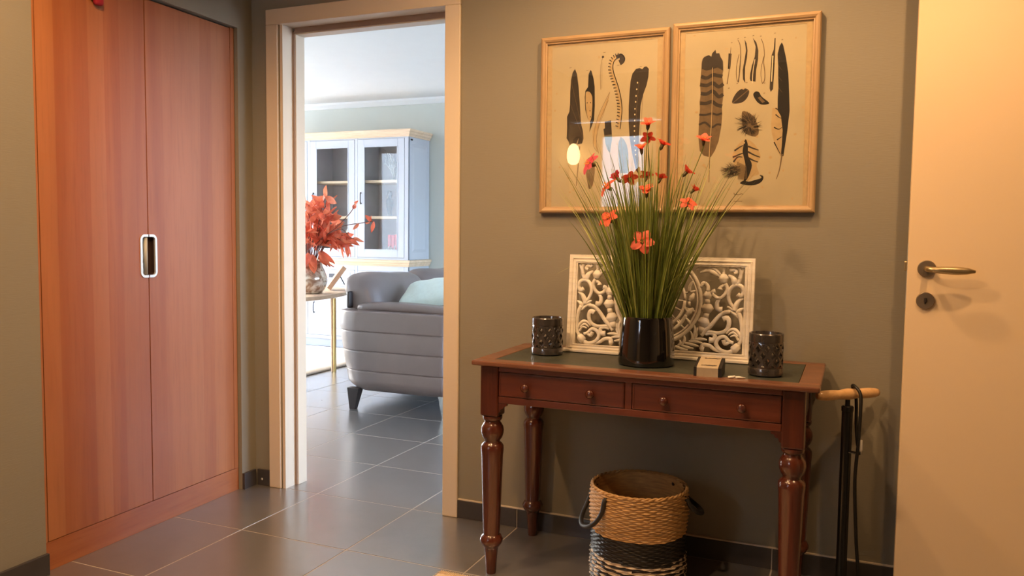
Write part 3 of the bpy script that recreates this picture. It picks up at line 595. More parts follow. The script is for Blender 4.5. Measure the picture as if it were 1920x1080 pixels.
FRET = [
 ([(0.2527,0.2912),(0.2599,0.2948),(0.2539,0.3032),(0.2429,0.3012),(0.2393,0.3073),(0.2484,0.313),(0.2651,0.3121),(0.2745,0.2953),(0.2714,0.2729),(0.2648,0.2566)],0.0110,0.0095,0.0110),
 ([(0.2871,0.311),(0.2806,0.3006),(0.2744,0.2884),(0.2711,0.2729)],0.0059,0.0095,0.0110),
 ([(0.2335,0.2854),(0.2483,0.2756),(0.2556,0.2604),(0.2545,0.2483)],0.0051,0.0183,0.0124),
 ([(0.2655,0.2224),(0.2764,0.216),(0.2858,0.229),(0.2784,0.2482),(0.2583,0.2529),(0.2422,0.2386),(0.2364,0.215),(0.2441,0.1913),(0.2558,0.1764)],0.0146,0.0117,0.0110),
 ([(0.2866,0.2096),(0.2714,0.201),(0.2605,0.1817),(0.2578,0.1679)],0.0051,0.0146,0.0146),
 ([(0.2889,0.1779),(0.2744,0.1687),(0.2716,0.1549)],0.0044,0.0132,0.0110),
 ([(0.219,0.3109),(0.2182,0.2971),(0.2186,0.2884)],0.0161,0.0073,0.0095),
 ([(0.2186,0.2884),(0.2188,0.2746),(0.2205,0.2592)],0.0132,0.0293,0.0168),
 ([(0.1266,0.2996),(0.1469,0.3096),(0.1743,0.3097),(0.1951,0.2998),(0.2076,0.2847)],0.0051,0.0124,0.0073),
 ([(0.1408,0.2913),(0.1679,0.2991),(0.1922,0.2894),(0.2061,0.2794)],0.0051,0.0161,0.0073),
 ([(0.224,0.2565),(0.2321,0.2389),(0.2255,0.2208),(0.2098,0.2077),(0.1927,0.2125),(0.1853,0.2261),(0.194,0.2306)],0.0124,0.0102,0.0146),
 ([(0.2086,0.2374),(0.211,0.245),(0.2202,0.2505)],0.0154,0.0088,0.0088),
 ([(0.2124,0.2099),(0.2013,0.1928),(0.2032,0.1722),(0.2191,0.1702)],0.0095,0.0124,0.0168),
 ([(0.1463,0.2427),(0.1533,0.2562),(0.1667,0.2469),(0.1695,0.2296)],0.0095,0.0124,0.0132),
 ([(0.1695,0.2296),(0.1691,0.215),(0.1696,0.2026)],0.0146,0.0278,0.0168),
 ([(0.1696,0.2026),(0.1699,0.1863)],0.0132,0.0132,0.0146),
 ([(0.1699,0.1873),(0.1698,0.1724),(0.1684,0.1574)],0.0183,0.0358,0.0190),
 ([(0.1684,0.1574),(0.1644,0.1391)],0.0161,0.0161,0.0161),
 ([(0.1616,0.1407),(0.1588,0.1249),(0.1553,0.1101)],0.0197,0.0366,0.0205),
 ([(0.1553,0.1108),(0.1511,0.088)],0.0183,0.0183,0.0219),
 ([(0.2446,0.1638),(0.223,0.1593),(0.2035,0.1411),(0.1842,0.1159),(0.1645,0.0957),(0.1514,0.0811)],0.0110,0.0117,0.0146),
 ([(0.2222,0.138),(0.2361,0.1428),(0.2428,0.126),(0.2344,0.1028),(0.2106,0.0915),(0.1766,0.094),(0.1597,0.0885)],0.0161,0.0110,0.0088),
 ([(0.2338,0.1805),(0.2458,0.1759),(0.258,0.1628)],0.0037,0.0095,0.0073),
 ([(0.236,0.1696),(0.2547,0.1609),(0.272,0.1447)],0.0037,0.0095,0.0073),
 ([(0.2437,0.1844),(0.2575,0.1747),(0.2682,0.1581)],0.0037,0.0088,0.0073),
 ([(0.2714,0.16),(0.2809,0.1383),(0.2855,0.1078),(0.2836,0.0736),(0.2757,0.056)],0.0146,0.0124,0.0110),
 ([(0.2349,0.0905),(0.2471,0.1039),(0.2637,0.1049),(0.2794,0.087),(0.286,0.0635)],0.0044,0.0110,0.0088),
 ([(0.2411,0.0864),(0.2574,0.0966),(0.2729,0.0832)],0.0037,0.0080,0.0073),
 ([(0.248,0.0817),(0.2645,0.0861),(0.2751,0.0697)],0.0037,0.0073,0.0073),
 ([(0.2267,0.0701),(0.2323,0.0574),(0.2454,0.0627)],0.0124,0.0110,0.0073),
 ([(0.2599,0.0362),(0.2401,0.029),(0.2146,0.0373),(0.2026,0.0575),(0.2113,0.0753),(0.2296,0.0806),(0.2453,0.0661),(0.2588,0.0618)],0.0124,0.0117,0.0088),
 ([(0.2591,0.055),(0.2679,0.0446),(0.2765,0.0373)],0.0183,0.0336,0.0183),
 ([(0.1637,0.0349),(0.1567,0.038),(0.1613,0.0494),(0.1819,0.0483),(0.1977,0.0372),(0.2182,0.031)],0.0161,0.0110,0.0088),
 ([(0.1794,0.0671),(0.194,0.068),(0.1981,0.0821),(0.1853,0.089),(0.1667,0.0837)],0.0168,0.0110,0.0073),
 ([(0.1283,0.1146),(0.1313,0.0921),(0.1228,0.0636)],0.0037,0.0095,0.0059),
 ([(0.1383,0.1064),(0.1392,0.0856),(0.1299,0.0606)],0.0037,0.0088,0.0059),
 ([(0.1164,0.0929),(0.1241,0.0742),(0.1179,0.0564)],0.0037,0.0080,0.0059),
 ([(0.1726,0.0667),(0.1502,0.0688),(0.1228,0.0636)],0.0037,0.0095,0.0059),
 ([(0.1594,0.0538),(0.1368,0.0593),(0.1127,0.0578)],0.0037,0.0095,0.0059),
 ([(0.1461,0.0435),(0.1235,0.048),(0.099,0.0517)],0.0037,0.0095,0.0059),
 ([(0.1292,0.0354),(0.1066,0.0381),(0.0854,0.0438)],0.0037,0.0095,0.0059),
 ([(0.1104,0.0297),(0.0894,0.0318),(0.068,0.0391)],0.0037,0.0088,0.0059),
 ([(0.0962,0.076),(0.0985,0.0621),(0.0888,0.044)],0.0037,0.0088,0.0051),
 ([(0.0811,0.0611),(0.0851,0.0508),(0.075,0.0396)],0.0037,0.0080,0.0051),
 ([(0.1179,0.2609),(0.1088,0.2448),(0.1071,0.2272)],0.0073,0.0095,0.0095),
 ([(0.1237,0.2209),(0.1167,0.2066),(0.1086,0.1923)],0.0051,0.0168,0.0080),
 ([(0.1086,0.1923),(0.1082,0.1782)],0.0088,0.0088,0.0088),
 ([(0.1235,0.1702),(0.1101,0.1573),(0.1002,0.1446)],0.0051,0.0183,0.0088),
 ([(0.0936,0.1776),(0.1014,0.1569)],0.0044,0.0124,0.0088),
 ([(0.1002,0.1463),(0.0822,0.1173),(0.0585,0.0949)],0.0095,0.0110,0.0110),
 ([(0.1006,0.1358),(0.1116,0.1224),(0.1119,0.1154)],0.0051,0.0095,0.0073),
 ([(0.0709,0.1343),(0.0801,0.1242)],0.0037,0.0110,0.0037),
]

# ================================================================== FEATHER PICTURES
M['paper'] = plain('aged_paper', lin(190,173,142), .8, var=.1, scale=5)
M['f_dark'] = plain('print_dark', lin(58,48,42), .8, var=.2, scale=50)
M['f_black'] = plain('print_black', lin(30,24,22), .8)
M['f_brown'] = plain('print_brown', lin(112,90,66), .8, var=.2, scale=60)
M['f_tan'] = plain('print_tan', lin(186,158,116), .8, var=.1, scale=60)
M['f_blue'] = plain('print_blue', lin(96,110,108), .8, var=.2, scale=60)
M['f_pale'] = plain('print_pale', lin(226,208,170), .8)
M['f_stain'] = plain('print_foxing', lin(192,164,124), .85, var=.1, scale=70)
FM = ['f_dark','f_black','f_brown','f_tan','f_blue','f_pale','f_stain']; FMATS = [M[k] for k in FM]
YP = .461
class Ink:
    # flat printed shapes lying on a sheet at y = YP
    def __init__(s): s.mb = MB(); s.k = 0
    def y(s): s.k += 1; return YP - .00004*s.k
    def poly(s, pts, m):
        yy = s.y(); s.mb.cur = FM.index(m)
        s.mb.add([(a, yy, z) for a, z in pts], [tuple(range(len(pts)))]); return s
    def line(s, pts, w, m, smooth=True):
        s.mb.cur = FM.index(m); yy = s.y()
        P = [Vector((p[0], p[1])) for p in pts]
        if smooth and len(P) > 2: P = [Vector((q.x, q.y)) for q in catmull([(p[0], p[1]) for p in pts], 5)]
        n = len(P); ws = w if isinstance(w, (list, tuple)) else (w, w)
        vs = []
        for i in range(n):
            t = (P[min(i+1,n-1)]-P[max(i-1,0)]).normalized(); nn = Vector((-t.y, t.x)); h = (ws[0]+(ws[1]-ws[0])*i/(n-1))/2
            vs += [(P[i].x+nn.x*h, yy, P[i].y+nn.y*h), (P[i].x-nn.x*h, yy, P[i].y-nn.y*h)]
        s.mb.add(vs, [(2*i, 2*i+1, 2*i+3, 2*i+2) for i in range(n-1)]); return s
    def dot(s, p, rx, rz, m, n=10):
        return s.poly([(p[0]+rx*math.cos(2*PI*k/n), p[1]+rz*math.sin(2*PI*k/n)) for k in range(n)], m)
    def barbs(s, pts, m, n, length, w=.0008):
        # fine barbs along a closed outline, pointing outward-down
        for i in range(n):
            a = pts[rnd.randrange(len(pts))]; s.line([a, (a[0]+rnd.uniform(-length,length), a[1]+rnd.uniform(-length,length))], w, m, False)
        return s
    def done(s, parent): return s.mb.build('feather_print', FMATS, parent)
def smooth_poly(pts, k=4): 
    P = list(pts); n = len(P); out = []
    for i in range(n):
        a, b, c, d = [Vector(P[(i+j-1) % n]) for j in range(4)]
        for j in range(k):
            t = j/k; q = .5*((2*b)+(c-a)*t+(2*a-5*b+4*c-d)*t*t+(-a+3*b-3*c+d)*t**3); out.append((q.x, q.y))
    return out
def picture(label, x0, x1, z0, z1, paper):
    t = thing('framed_print', label, 'picture', ((x0+x1)/2, YW-.001, z0), group='pair of framed feather prints')
    fw = .024; yf = .447
    prof = [(0,YW-.0008),(0,yf+.004),(.004,yf),(.010,yf-.002),(.017,yf+.001),(.020,yf+.005),(.024,yf+.006),(.024,YW-.0008)]
    for sd in range(4):
        q = MB(); vs = []; n = len(prof)
        for e in (0, 1):
            for d, y in prof:
                if sd == 0: vs.append(((x0+d) if e == 0 else (x1-d), y, z0+d))
                if sd == 1: vs.append(((x0+d) if e == 0 else (x1-d), y, z1-d))
                if sd == 2: vs.append((x0+d, y, (z0+d) if e == 0 else (z1-d)))
                if sd == 3: vs.append((x1-d, y, (z0+d) if e == 0 else (z1-d)))
        fs = [(i,(i+1)%n,n+(i+1)%n,n+i) for i in range(n)]+[tuple(range(n)), tuple(range(n,2*n))]
        q.add(vs, fs); q.build('frame_bar', M['frame_oak'] if sd < 2 else M['frame_oakz'], t)
    q = MB(); q.box(x0+.02, x1-.02, YP, YW-.0012, z0+.02, z1-.02); pp = q.build('print_sheet', M['paper'], t)
    q = MB(); q.box(x0+.0235, x1-.0235, yf+.0062, yf+.0078, z0+.0235, z1-.0235); q.build('glass_pane', M['glass'], t)
    return t, pp
pl_, sl = picture('framed feather print on the left, with the curled and the white-dotted feather', 1.0285, 1.506, 1.2225, 1.866, None)
pr_, sr = picture('framed feather print on the right, with barred and long black feathers', 1.517, 1.9975, 1.2255, 1.875, None)
rg = random.Random(11)
# mat tone border and foxing
for (sh, x0, x1, z0, z1) in ((sl, 1.0285, 1.506, 1.2225, 1.866), (sr, 1.517, 1.9975, 1.2255, 1.875)):
    k = Ink()
    for i in range(26): k.dot((rg.uniform(x0+.04, x1-.04), rg.choice([rg.uniform(z0+.04, z0+.2), rg.uniform(z0+.04, z1-.04)])), rg.uniform(.002,.006), rg.uniform(.002,.005), 'f_stain')
    e = .045
    k.poly([(x0+.02,z0+.02),(x0+e,z0+.02),(x0+e-.004,z1-.02),(x0+.02,z1-.02)], 'f_stain'); k.poly([(x1-e+.006,z0+.02),(x1-.02,z0+.02),(x1-.02,z1-.02),(x1-e,z1-.02)], 'f_stain'); k.poly([(x0+.02,z1-.034),(x1-.02,z1-.034),(x1-.02,z1-.02),(x0+.02,z1-.02)], 'f_stain')
    o = k.done(sh); o.name = 'foxing_print'; o['kind'] = 'stuff'
def L_(a, b, t): return (a[0]+(b[0]-a[0])*t, a[1]+(b[1]-a[1])*t)
Ink().poly(FE['A1'],'f_dark').line(FE['A1q'],(.006,.002),'f_brown').line([FE['A1'][0],FE['A1'][8]],.0012,'f_black').line([FE['A1'][2],FE['A1'][17]],.001,'f_brown').line([FE['A1'][4],FE['A1'][15]],.001,'f_brown').done(sl)
k = Ink().poly(FE['A2'],'f_black').poly(smooth_poly(FE['A2o']),'f_tan')
for p in FE['A2s']: k.dot(p, .0016, .0026, 'f_black')
k.done(sl)
k = Ink().line(FE['A3'],.0012,'f_brown').dot(FE['A3'][0], .0045, .0045, 'f_dark')
for i in range(18):
    p = L_(FE['A3'][1], FE['A3'][3], i/18); k.line([p, (p[0]+.006, p[1]+.006)], .0005, 'f_brown', False)
k.done(sl)
k = Ink(); k.line(FE['A4'], (.014,.013), 'f_tan'); cp = catmull(FE['A4'], 5)
k.line(FE['A4'][:5], (.02,.012), 'f_dark')
for i in range(8, len(cp)-2, 2):
    t = (cp[i+1]-cp[i-1]).normalized(); nn = Vector((-t.y, t.x, 0))
    if nn.x > 0: nn = -nn
    a = cp[i]+nn*.0005; b2 = cp[i]+nn*.011 - t*.003
    k.line([(a.x,a.y),(b2.x,b2.y)], (.0022,.0036), 'f_dark', False)
edge = []
for i in range(6, len(cp)):
    t = (cp[min(i+1,len(cp)-1)]-cp[i-1]).normalized(); nn = Vector((-t.y, t.x, 0)); nn = nn if nn.x > 0 else -nn
    edge.append((cp[i].x+nn.x*.007, cp[i].y+nn.y*.007))
k.line(edge, .0028, 'f_black', False); k.done(sl)
k = Ink().poly(FE['A5'],'f_dark')
for p in FE['A5d']: k.dot(p, .0024, .0032, 'f_pale')
k.line([(p[0]+.006, p[1]+.002) for p in FE['A5d']], .001, 'f_brown'); k.line([FE['A5'][4],FE['A5'][9]], .0012, 'f_brown').done(sl)
k = Ink().poly(FE['A6'],'f_tan'); k.line([FE['A6'][0],FE['A6'][2],FE['A6'][5],FE['A6'][7]], .001, 'f_brown'); k.line([FE['A6'][0],FE['A6'][12],FE['A6'][9],FE['A6'][8]], .0014, 'f_brown'); k.line([FE['A6'][1],FE['A6'][3],FE['A6'][6],FE['A6'][7]], .0012, 'f_brown'); k.done(sl)
Ink().poly(FE['A7t'],'f_black').poly(FE['A7b'],'f_blue').line([L_(FE['A7t'][4],FE['A7t'][3],.05),L_(FE['A7t'][4],FE['A7t'][3],.95)],.003,'f_brown').line([FE['A7b'][4],(FE['A7b'][4][0]+.012,FE['A7b'][4][1]-.1)],.0008,'f_brown').done(sl)
Ink().poly(FE['A8'],'f_blue').line([FE['A8'][0],L_(FE['A8'][5],FE['A8'][6],.5)],.0016,'f_brown').done(sl)
Ink().poly(smooth_poly(FE['A9']),'f_brown').line([L_(FE['A9'][0],FE['A9'][7],.5),FE['A9'][3]],.001,'f_dark').done(sl)
k = Ink()
for p in FE['NUM'][:5]: k.line([(p[0]-.004,p[1]),(p[0]+.005,p[1]+.001)], .0014, 'f_brown', False)
o = k.done(sl); o.name = 'plate_number_print'; o['kind'] = 'stuff'
# right sheet
k = Ink().poly(FE['B1'],'f_brown')
k.poly([FE['B1'][i] for i in (0,1,2,3,4,5,6,7,8,9,10)]+[FE['B1b0'][4],FE['B1b0'][3],FE['B1b0'][2],FE['B1b0'][1],FE['B1b0'][0]],'f_dark')
for i in range(1,7): k.line(FE['B1b%d'%i], .012 if i < 5 else .007, 'f_dark')
k.line(FE['B1q'], (.002,.0035), 'f_tan'); k.line([(p[0]+.002,p[1]) for p in FE['B1q']], .0012, 'f_black'); k.done(sr)
Ink().poly(FE['B2'],'f_black').line(FE['B2q'],(.0015,.003),'f_brown').done(sr)
Ink().line(FE['B3a'],(.002,.004),'f_brown').line(FE['B3b'],.0022,'f_brown').line([FE['B3a'][2],FE['B3a'][5]],.0015,'f_dark').done(sr)
Ink().poly(FE['B4'],'f_dark').done(sr)
Ink().poly(FE['B5'],'f_dark').line(FE['B5q'],.0022,'f_pale').done(sr)
Ink().line(FE['B6a'],(.002,.003),'f_brown').line(FE['B6b'],.0018,'f_brown').done(sr)
Ink().poly(FE['B7'],'f_dark').poly(FE['B7i'],'f_pale').done(sr)
k = Ink().poly(FE['B8p'],'f_tan'); k.poly(FE['B8'],'f_black')
for i in range(5): k.line(FE['B8m%d'%i], (.004,.0015), 'f_black')
k.line(FE['B8q'], (.005,.002), 'f_brown')
for i in range(4): p = FE['B8'][2+i]; k.line([p,(p[0]+.012,p[1]-.016)], .0008, 'f_brown', False)
k.done(sr)
Ink().poly(smooth_poly(FE['B9']),'f_dark').line([FE['B9'][0],FE['B9'][4]],.003,'f_brown').done(sr)
Ink().poly(smooth_poly(FE['B10']),'f_black').poly(FE['B10i'],'f_brown').done(sr)
k = Ink().poly(smooth_poly(FE['B11']),'f_brown'); c0 = FE['B11c'][0]
for i in range(90):
    a = rg.uniform(0, 2*PI); ex = .052 if math.cos(a)*math.sin(a) > -.2 else .06; r1 = rg.uniform(.6,1)*ex*.85; r0 = rg.uniform(.1,.4)*ex
    p0 = (c0[0]+r0*math.cos(a)+.004, c0[1]+r0*math.sin(a)-.004); p1 = (c0[0]+r1*math.cos(a+.25), c0[1]+r1*math.sin(a+.25)); k.line([p0, L_(p0,p1,.6), p1], (.0018,.0005), rg.choice(['f_dark','f_black','f_dark','f_brown']), False)
k.done(sr)
k = Ink().poly(smooth_poly(FE['B12']),'f_tan'); k.poly(smooth_poly(FE['B12c']),'f_black')
for i in range(6): k.line(FE['B12b%d'%i], (.006,.003), 'f_dark')
k.poly(smooth_poly(FE['B12k']),'f_black'); c0 = FE['B12f'][0]
for i in range(60):
    a = rg.uniform(PI*.55, PI*1.5); r1 = rg.uniform(.012,.04)
    k.line([(c0[0]+.012+rg.uniform(-.012,.02), c0[1]+rg.uniform(-.016,.016)), (c0[0]+r1*math.cos(a), c0[1]+r1*math.sin(a)*.8)], (.0018,.0005), rg.choice(['f_dark','f_black','f_brown']), False)
for i in range(16):
    x = c0[0]+.02+i*.002; k.line([(x, c0[1]+.03-i*.001),(x+.004, c0[1]-.03)], .001, 'f_brown', False)
k.done(sr)
k = Ink().line(FE['CAP1'], .0022, 'f_brown').line(FE['CAP2'], .0012, 'f_brown')
for p in FE['NUM'][5:]: k.line([(p[0]-.002,p[1]),(p[0]+.003,p[1]+.001)], .002, 'f_brown', False)
o = k.done(sr); o.name = 'caption_print'; o['kind'] = 'stuff'

# ================================================================== CARVED PANEL
PA = Vector((1.5065, .330, .7318)); PV = Vector((0, .08789, .99613)); PN = Vector((0, -.99613, .08789))
def pw(u, v, d=0): return (PA + Vector((u,0,0)) + PV*v + PN*d)[:]
pt = thing('carved_panel', 'whitewashed wooden fretwork panel standing behind the potted grass', 'panel', (1.5065, .34, .7305))
HW, V1 = .3195, .3425
def rail(poly_uv, d0, d1, name='frame_rail', c=None):
    q = MB(); q.prism(poly_uv, lambda a, b, d: pw(a, b, d), d0, d1); return q.build(name, M['panel'], pt)
iu, iv0, iv1 = .2885, .0235, .3125
rail([(-HW,V1),(HW,V1),(iu,iv1),(-iu,iv1)], -.02, .004); rail([(-HW,.003),(HW,.003),(iu,iv0),(-iu,iv0)], -.02, .004)
rail([(-HW,.003),(-iu,iv0),(-iu,iv1),(-HW,V1)], -.02, .004); rail([(HW,.003),(HW,V1),(iu,iv1),(iu,iv0)], -.02, .004)
for (d, w, h) in ((.012, .006, .0075), (.024, .005, .006)):
    q = MB(); a, b0, b1 = HW-d, .003+d*.85, V1-d
    q.tube([pw(-a,b0,.004),pw(a,b0,.004)], w/2, 6); q.tube([pw(-a,b1,.004),pw(a,b1,.004)], w/2, 6); q.tube([pw(-a,b0,.004),pw(-a,b1,.004)], w/2, 6); q.tube([pw(a,b0,.004),pw(a,b1,.004)], w/2, 6)
    q.build('frame_bead', M['panel'], pt)
q = MB(); q.cbox(1.5065-.3335, 1.5065+.328, .306, .362, .7305, .7400, .002); q.build('foot_strip', M['panel'], pt)
q = MB()
for pts, w0, wm, w1 in FRET:
    for s in (1, -1):
        P = [(s*u, v) for u, v in pts]
        if len(P) > 2: C_ = [(c.x, c.y) for c in catmull(P, 4)]
        else: C_ = P
        n = len(C_); rad = []
        for i in range(n):
            t = i/(n-1); r = (w0+(wm-w0)*t*2) if t < .5 else (wm+(w1-wm)*(t-.5)*2)
            rad.append(max(.0017, r*.6))
        q.tube([pw(u, v, -.006) for u, v in C_], rad, 8, flat=.85 if max(rad) < .009 else .6, up=PN)
for R_, w in ((.147, .0068), (.136, .0035), (.094, .0055), (.062, .004)):
    q.tube([pw(R_*math.cos(a), .195+R_*math.sin(a), -.006) for a in ([2*PI*k/48 for k in range(49)] if R_ < .115 else [2.37-(2.37-.77+0)*0 + (2*PI-1.6)*k/48 for k in range(49)])], w, 6, flat=.9, up=PN)
for k in range(16):
    a = 2*PI*k/16; q.tube([pw(.012*math.cos(a), 0.195+.012*math.sin(a), -.006), pw(.04*math.cos(a), 0.195+.04*math.sin(a), -.005), pw(.088*math.cos(a), 0.195+.088*math.sin(a), -.006)], [.002,.006,.002], 6, flat=.6, up=PN)
for k in range(12):
    a = 2*PI*(k+.5)/12; q.tube([pw(.094*math.cos(a), 0.195+.094*math.sin(a), -.006), pw(.142*math.cos(a), 0.195+.142*math.sin(a), -.006)], [.004,.003], 6, flat=.7, up=PN)
q.build('fretwork', M['panel'], pt, smooth=True)

# ================================================================== CANDLE HOLDERS
def lantern_mesh(R_, H, rows=2, cols=11, z0=.025, z1=None):
    q = MB(); z1 = z1 or H*.80; dz = (z1-z0)/(rows)          # diamond height
    def pt3(c, z, r): a = 2*PI*c/cols; return (r*math.cos(a), r*math.sin(a), z)
    t = .0065; ro, ri = R_, R_-t
    def diamond(cc, zc, clip=0):
        outer = [(cc-.5, zc),(cc, zc-dz/2),(cc+.5, zc),(cc, zc+dz/2)]
        f = .62
        inner = [(cc-.5*f, zc),(cc, zc-dz/2*f),(cc+.5*f, zc),(cc, zc+dz/2*f)]
        vs = [pt3(c, z, ro) for c, z in outer]+[pt3(c, z, ro) for c, z in inner]+[pt3(c, z, ri) for c, z in outer]+[pt3(c, z, ri) for c, z in inner]
        fs = []
        for k in range(4):
            k2 = (k+1)%4; fs += [(k,k2,4+k2,4+k),(8+k2,8+k,12+k,12+k2),(4+k,4+k2,12+k2,12+k)]
        q.add(vs, fs)
    for rr in range(rows):
        zc = z0+dz*(rr+.5)
        for c in range(cols): diamond(c, zc)
        if rr < rows-1:
            for c in range(cols): diamond(c+.5, zc+dz/2)
    for c in range(cols):
        # little triangles filling up against the solid bands (half open)
        for (za, zb) in ((z0, z0+dz/2), (z1, z1-dz/2)):
            vs = [pt3(c, za, ro), pt3(c+1, za, ro), pt3(c+.5, zb, ro), pt3(c+.3, za+(zb-za)*.25, ro), pt3(c+.7, za+(zb-za)*.25, ro), pt3(c+.5, za+(zb-za)*.62, ro)]
            vs += [(v[0]*ri/ro, v[1]*ri/ro, v[2]) for v in vs]
            q.add(vs, [(0,1,4,3),(1,2,5,4),(2,0,3,5),(3,4,10,9),(4,5,11,10),(5,3,9,11),(6,7,10,9),(7,8,11,10),(8,6,9,11)])
    n = 48
    q.lathe([(0,0),(R_-.004,0),(R_+.0005,.004),(R_+.001,z0-.002),(R_,z0),(ri,z0),(ri,.006),(0,.006)], n, cap=False)
    q.lathe([(ri,z1),(R_,z1),(R_+.0003,z1+.004),(R_,H-.003),(R_-.002,H),(ri+.001,H),(ri,H-.003),(ri,z1)], n, cap=False)
    return q
for (cx, cy, R_, H, a, lb) in ((1.152, .228, .0545, .1285, .1, 'grey glazed pierced candle holder at the left end of the console table'), (1.889, .134, .0505, .128, .35, 'grey glazed pierced candle holder at the right end of the console table')):
    t = thing('candle_holder', lb, 'candle holder', (cx, cy, .7292), a, 'pierced candle holders', local=True)
    lantern_mesh(R_, H).build('pierced_body', M['ceramic'], t, smooth=True, auto=math.radians(30))
    q = MB(); q.lathe([(0,.0065),(.019,.0065),(.0195,.022),(.017,.022),(.016,.019),(0,.019)], 24, cap=False); q.build('tealight', M['plasticw'], t, smooth=True, auto=AU)

# ================================================================== POTTED GRASS WITH FLOWERS
PX, PY, PZ = 1.515, .172, .7292
pg = thing('potted_flower_grass', 'artificial grass with coral flowers in a glossy black pot', 'potted plant', (PX, PY, PZ))
q = MB(); q.lathe([(0,0),(.084,0),(.0895,.003),(.091,.010),(.0905,.03),(.0865,.09),(.0815,.142),(.080,.153),(.0785,.1565),(.0765,.156),(.0755,.150),(.079,.09),(.080,.07),(0,.07)], 64, (PX, PY, PZ), cap=False)
pot = q.build('pot', M['blackpot'], pg, smooth=True, auto=AU)
rb = random.Random(21); q = MB(); GZ = PZ+.10
def blade(q, base, az, tilt, length, droop, w, m):
    q.cur = m; d = Vector((math.cos(az), math.sin(az), 0)); side = Vector((-math.sin(az), math.cos(az), 0)); tw = rb.uniform(-1.2, 1.2)
    p = Vector(base); n = 9; th = tilt; vs = []
    for i in range(n+1):
        t = i/n; ww = w*(1-t**2.2)*.5+.0002
        sd = side*math.cos(tw)+d*math.sin(tw)
        vs += [(p+sd*ww)[:], (p-sd*ww)[:], (p+Vector((0,0,.0))+d.cross(sd).normalized()*0+Vector((d.x,d.y,0))*(-ww*.5))[:]]
        step = length/n; p = p + (d*math.sin(th)+Vector((0,0,1))*math.cos(th))*step; th += droop*(t+.15)/n*2
        p.y = min(p.y, YW-.04)
    fs = []
    for i in range(n): fs += [(3*i,3*i+2,3*i+5,3*i+3),(3*i+2,3*i+1,3*i+4,3*i+5)]
    q.add(vs, fs)
for i in range(520):
    az = rb.uniform(0, 2*PI); r = .062*math.sqrt(rb.random()); u = rb.random()
    tilt = abs(rb.gauss(.16, .13)) if u < .75 else rb.uniform(.25, .62)
    tilt *= (.35+.65*abs(math.cos(az))) if math.sin(az) > 0 else (.5+.5*abs(math.cos(az)))
    ln = rb.uniform(.30,.50) if u < .55 else rb.uniform(.42,.62)
    blade(q, (PX+r*math.cos(az), PY+r*math.sin(az), GZ), az, tilt*.75, ln, rb.uniform(-.02,.22)+tilt*.35, rb.uniform(.0038,.0078), 0 if rb.random() < .75 else 1)
for i in range(8):
    az = rb.choice([rb.uniform(-.5,.4), rb.uniform(2.8,3.7)]); blade(q, (PX, PY-.03, GZ), az, .35, rb.uniform(.36,.46), rb.uniform(1.1,2.0), .003, 1)
g = q.build('grass_blades', [M['grass'], M['grass2']], pg); g['kind'] = 'stuff'
# flowers (x, y, z, facing azimuth, tilt from up, size, material)
FL = [(1.507,.16,1.497,-1.2,.5,.021,'petal'),(1.500,.19,1.458,1.8,.9,.017,'petal2'),(1.494,.13,1.418,-1.6,.35,.020,'petal'),(1.558,.15,1.432,.3,.35,.021,'petal2'),(1.684,.15,1.441,-1.2,.5,.020,'petal'),
      (1.318,.14,1.376,-2.4,1.25,.027,'petal3'),(1.381,.13,1.303,-2.6,.9,.025,'petal'),(1.405,.17,1.330,2.9,.8,.022,'petal3'),(1.438,.20,1.330,2.2,.9,.020,'petal2'),(1.492,.21,1.336,1.6,.5,.020,'petal2'),(1.539,.21,1.330,1.2,.5,.019,'petal2'),
      (1.520,.10,1.284,-1.5,.45,.025,'petal'),(1.628,.19,1.347,.4,.7,.021,'petal2'),(1.647,.22,1.292,.2,.8,.016,'petal2'),(1.647,.13,1.247,-.9,.9,.020,'petal'),(1.402,.09,1.199,-2.0,.95,.026,'petal'),(1.521,.06,1.127,-1.45,1.3,.027,'petal')]
def petal_mesh():
    q = MB(); vs = []; n = 6; w = 5
    for i in range(n+1):
        t = i/n; hw = .35*math.sin(PI*min(1, t*.86+.06))**.8 * (1.0 if t < .95 else .9); z = .18+.35*t-.45*t*t; 
        for j in range(w):
            s = -1+2*j/(w-1); vs.append((t*1.05, s*hw*(1.02), z*.9+.10*s*s*(.5-t)+.05*math.sin(7*s+3*t)))
    fs = [(i*w+j,i*w+j+1,(i+1)*w+j+1,(i+1)*w+j) for i in range(n) for j in range(w-1)]
    return q.add(vs, fs)
pm = {}
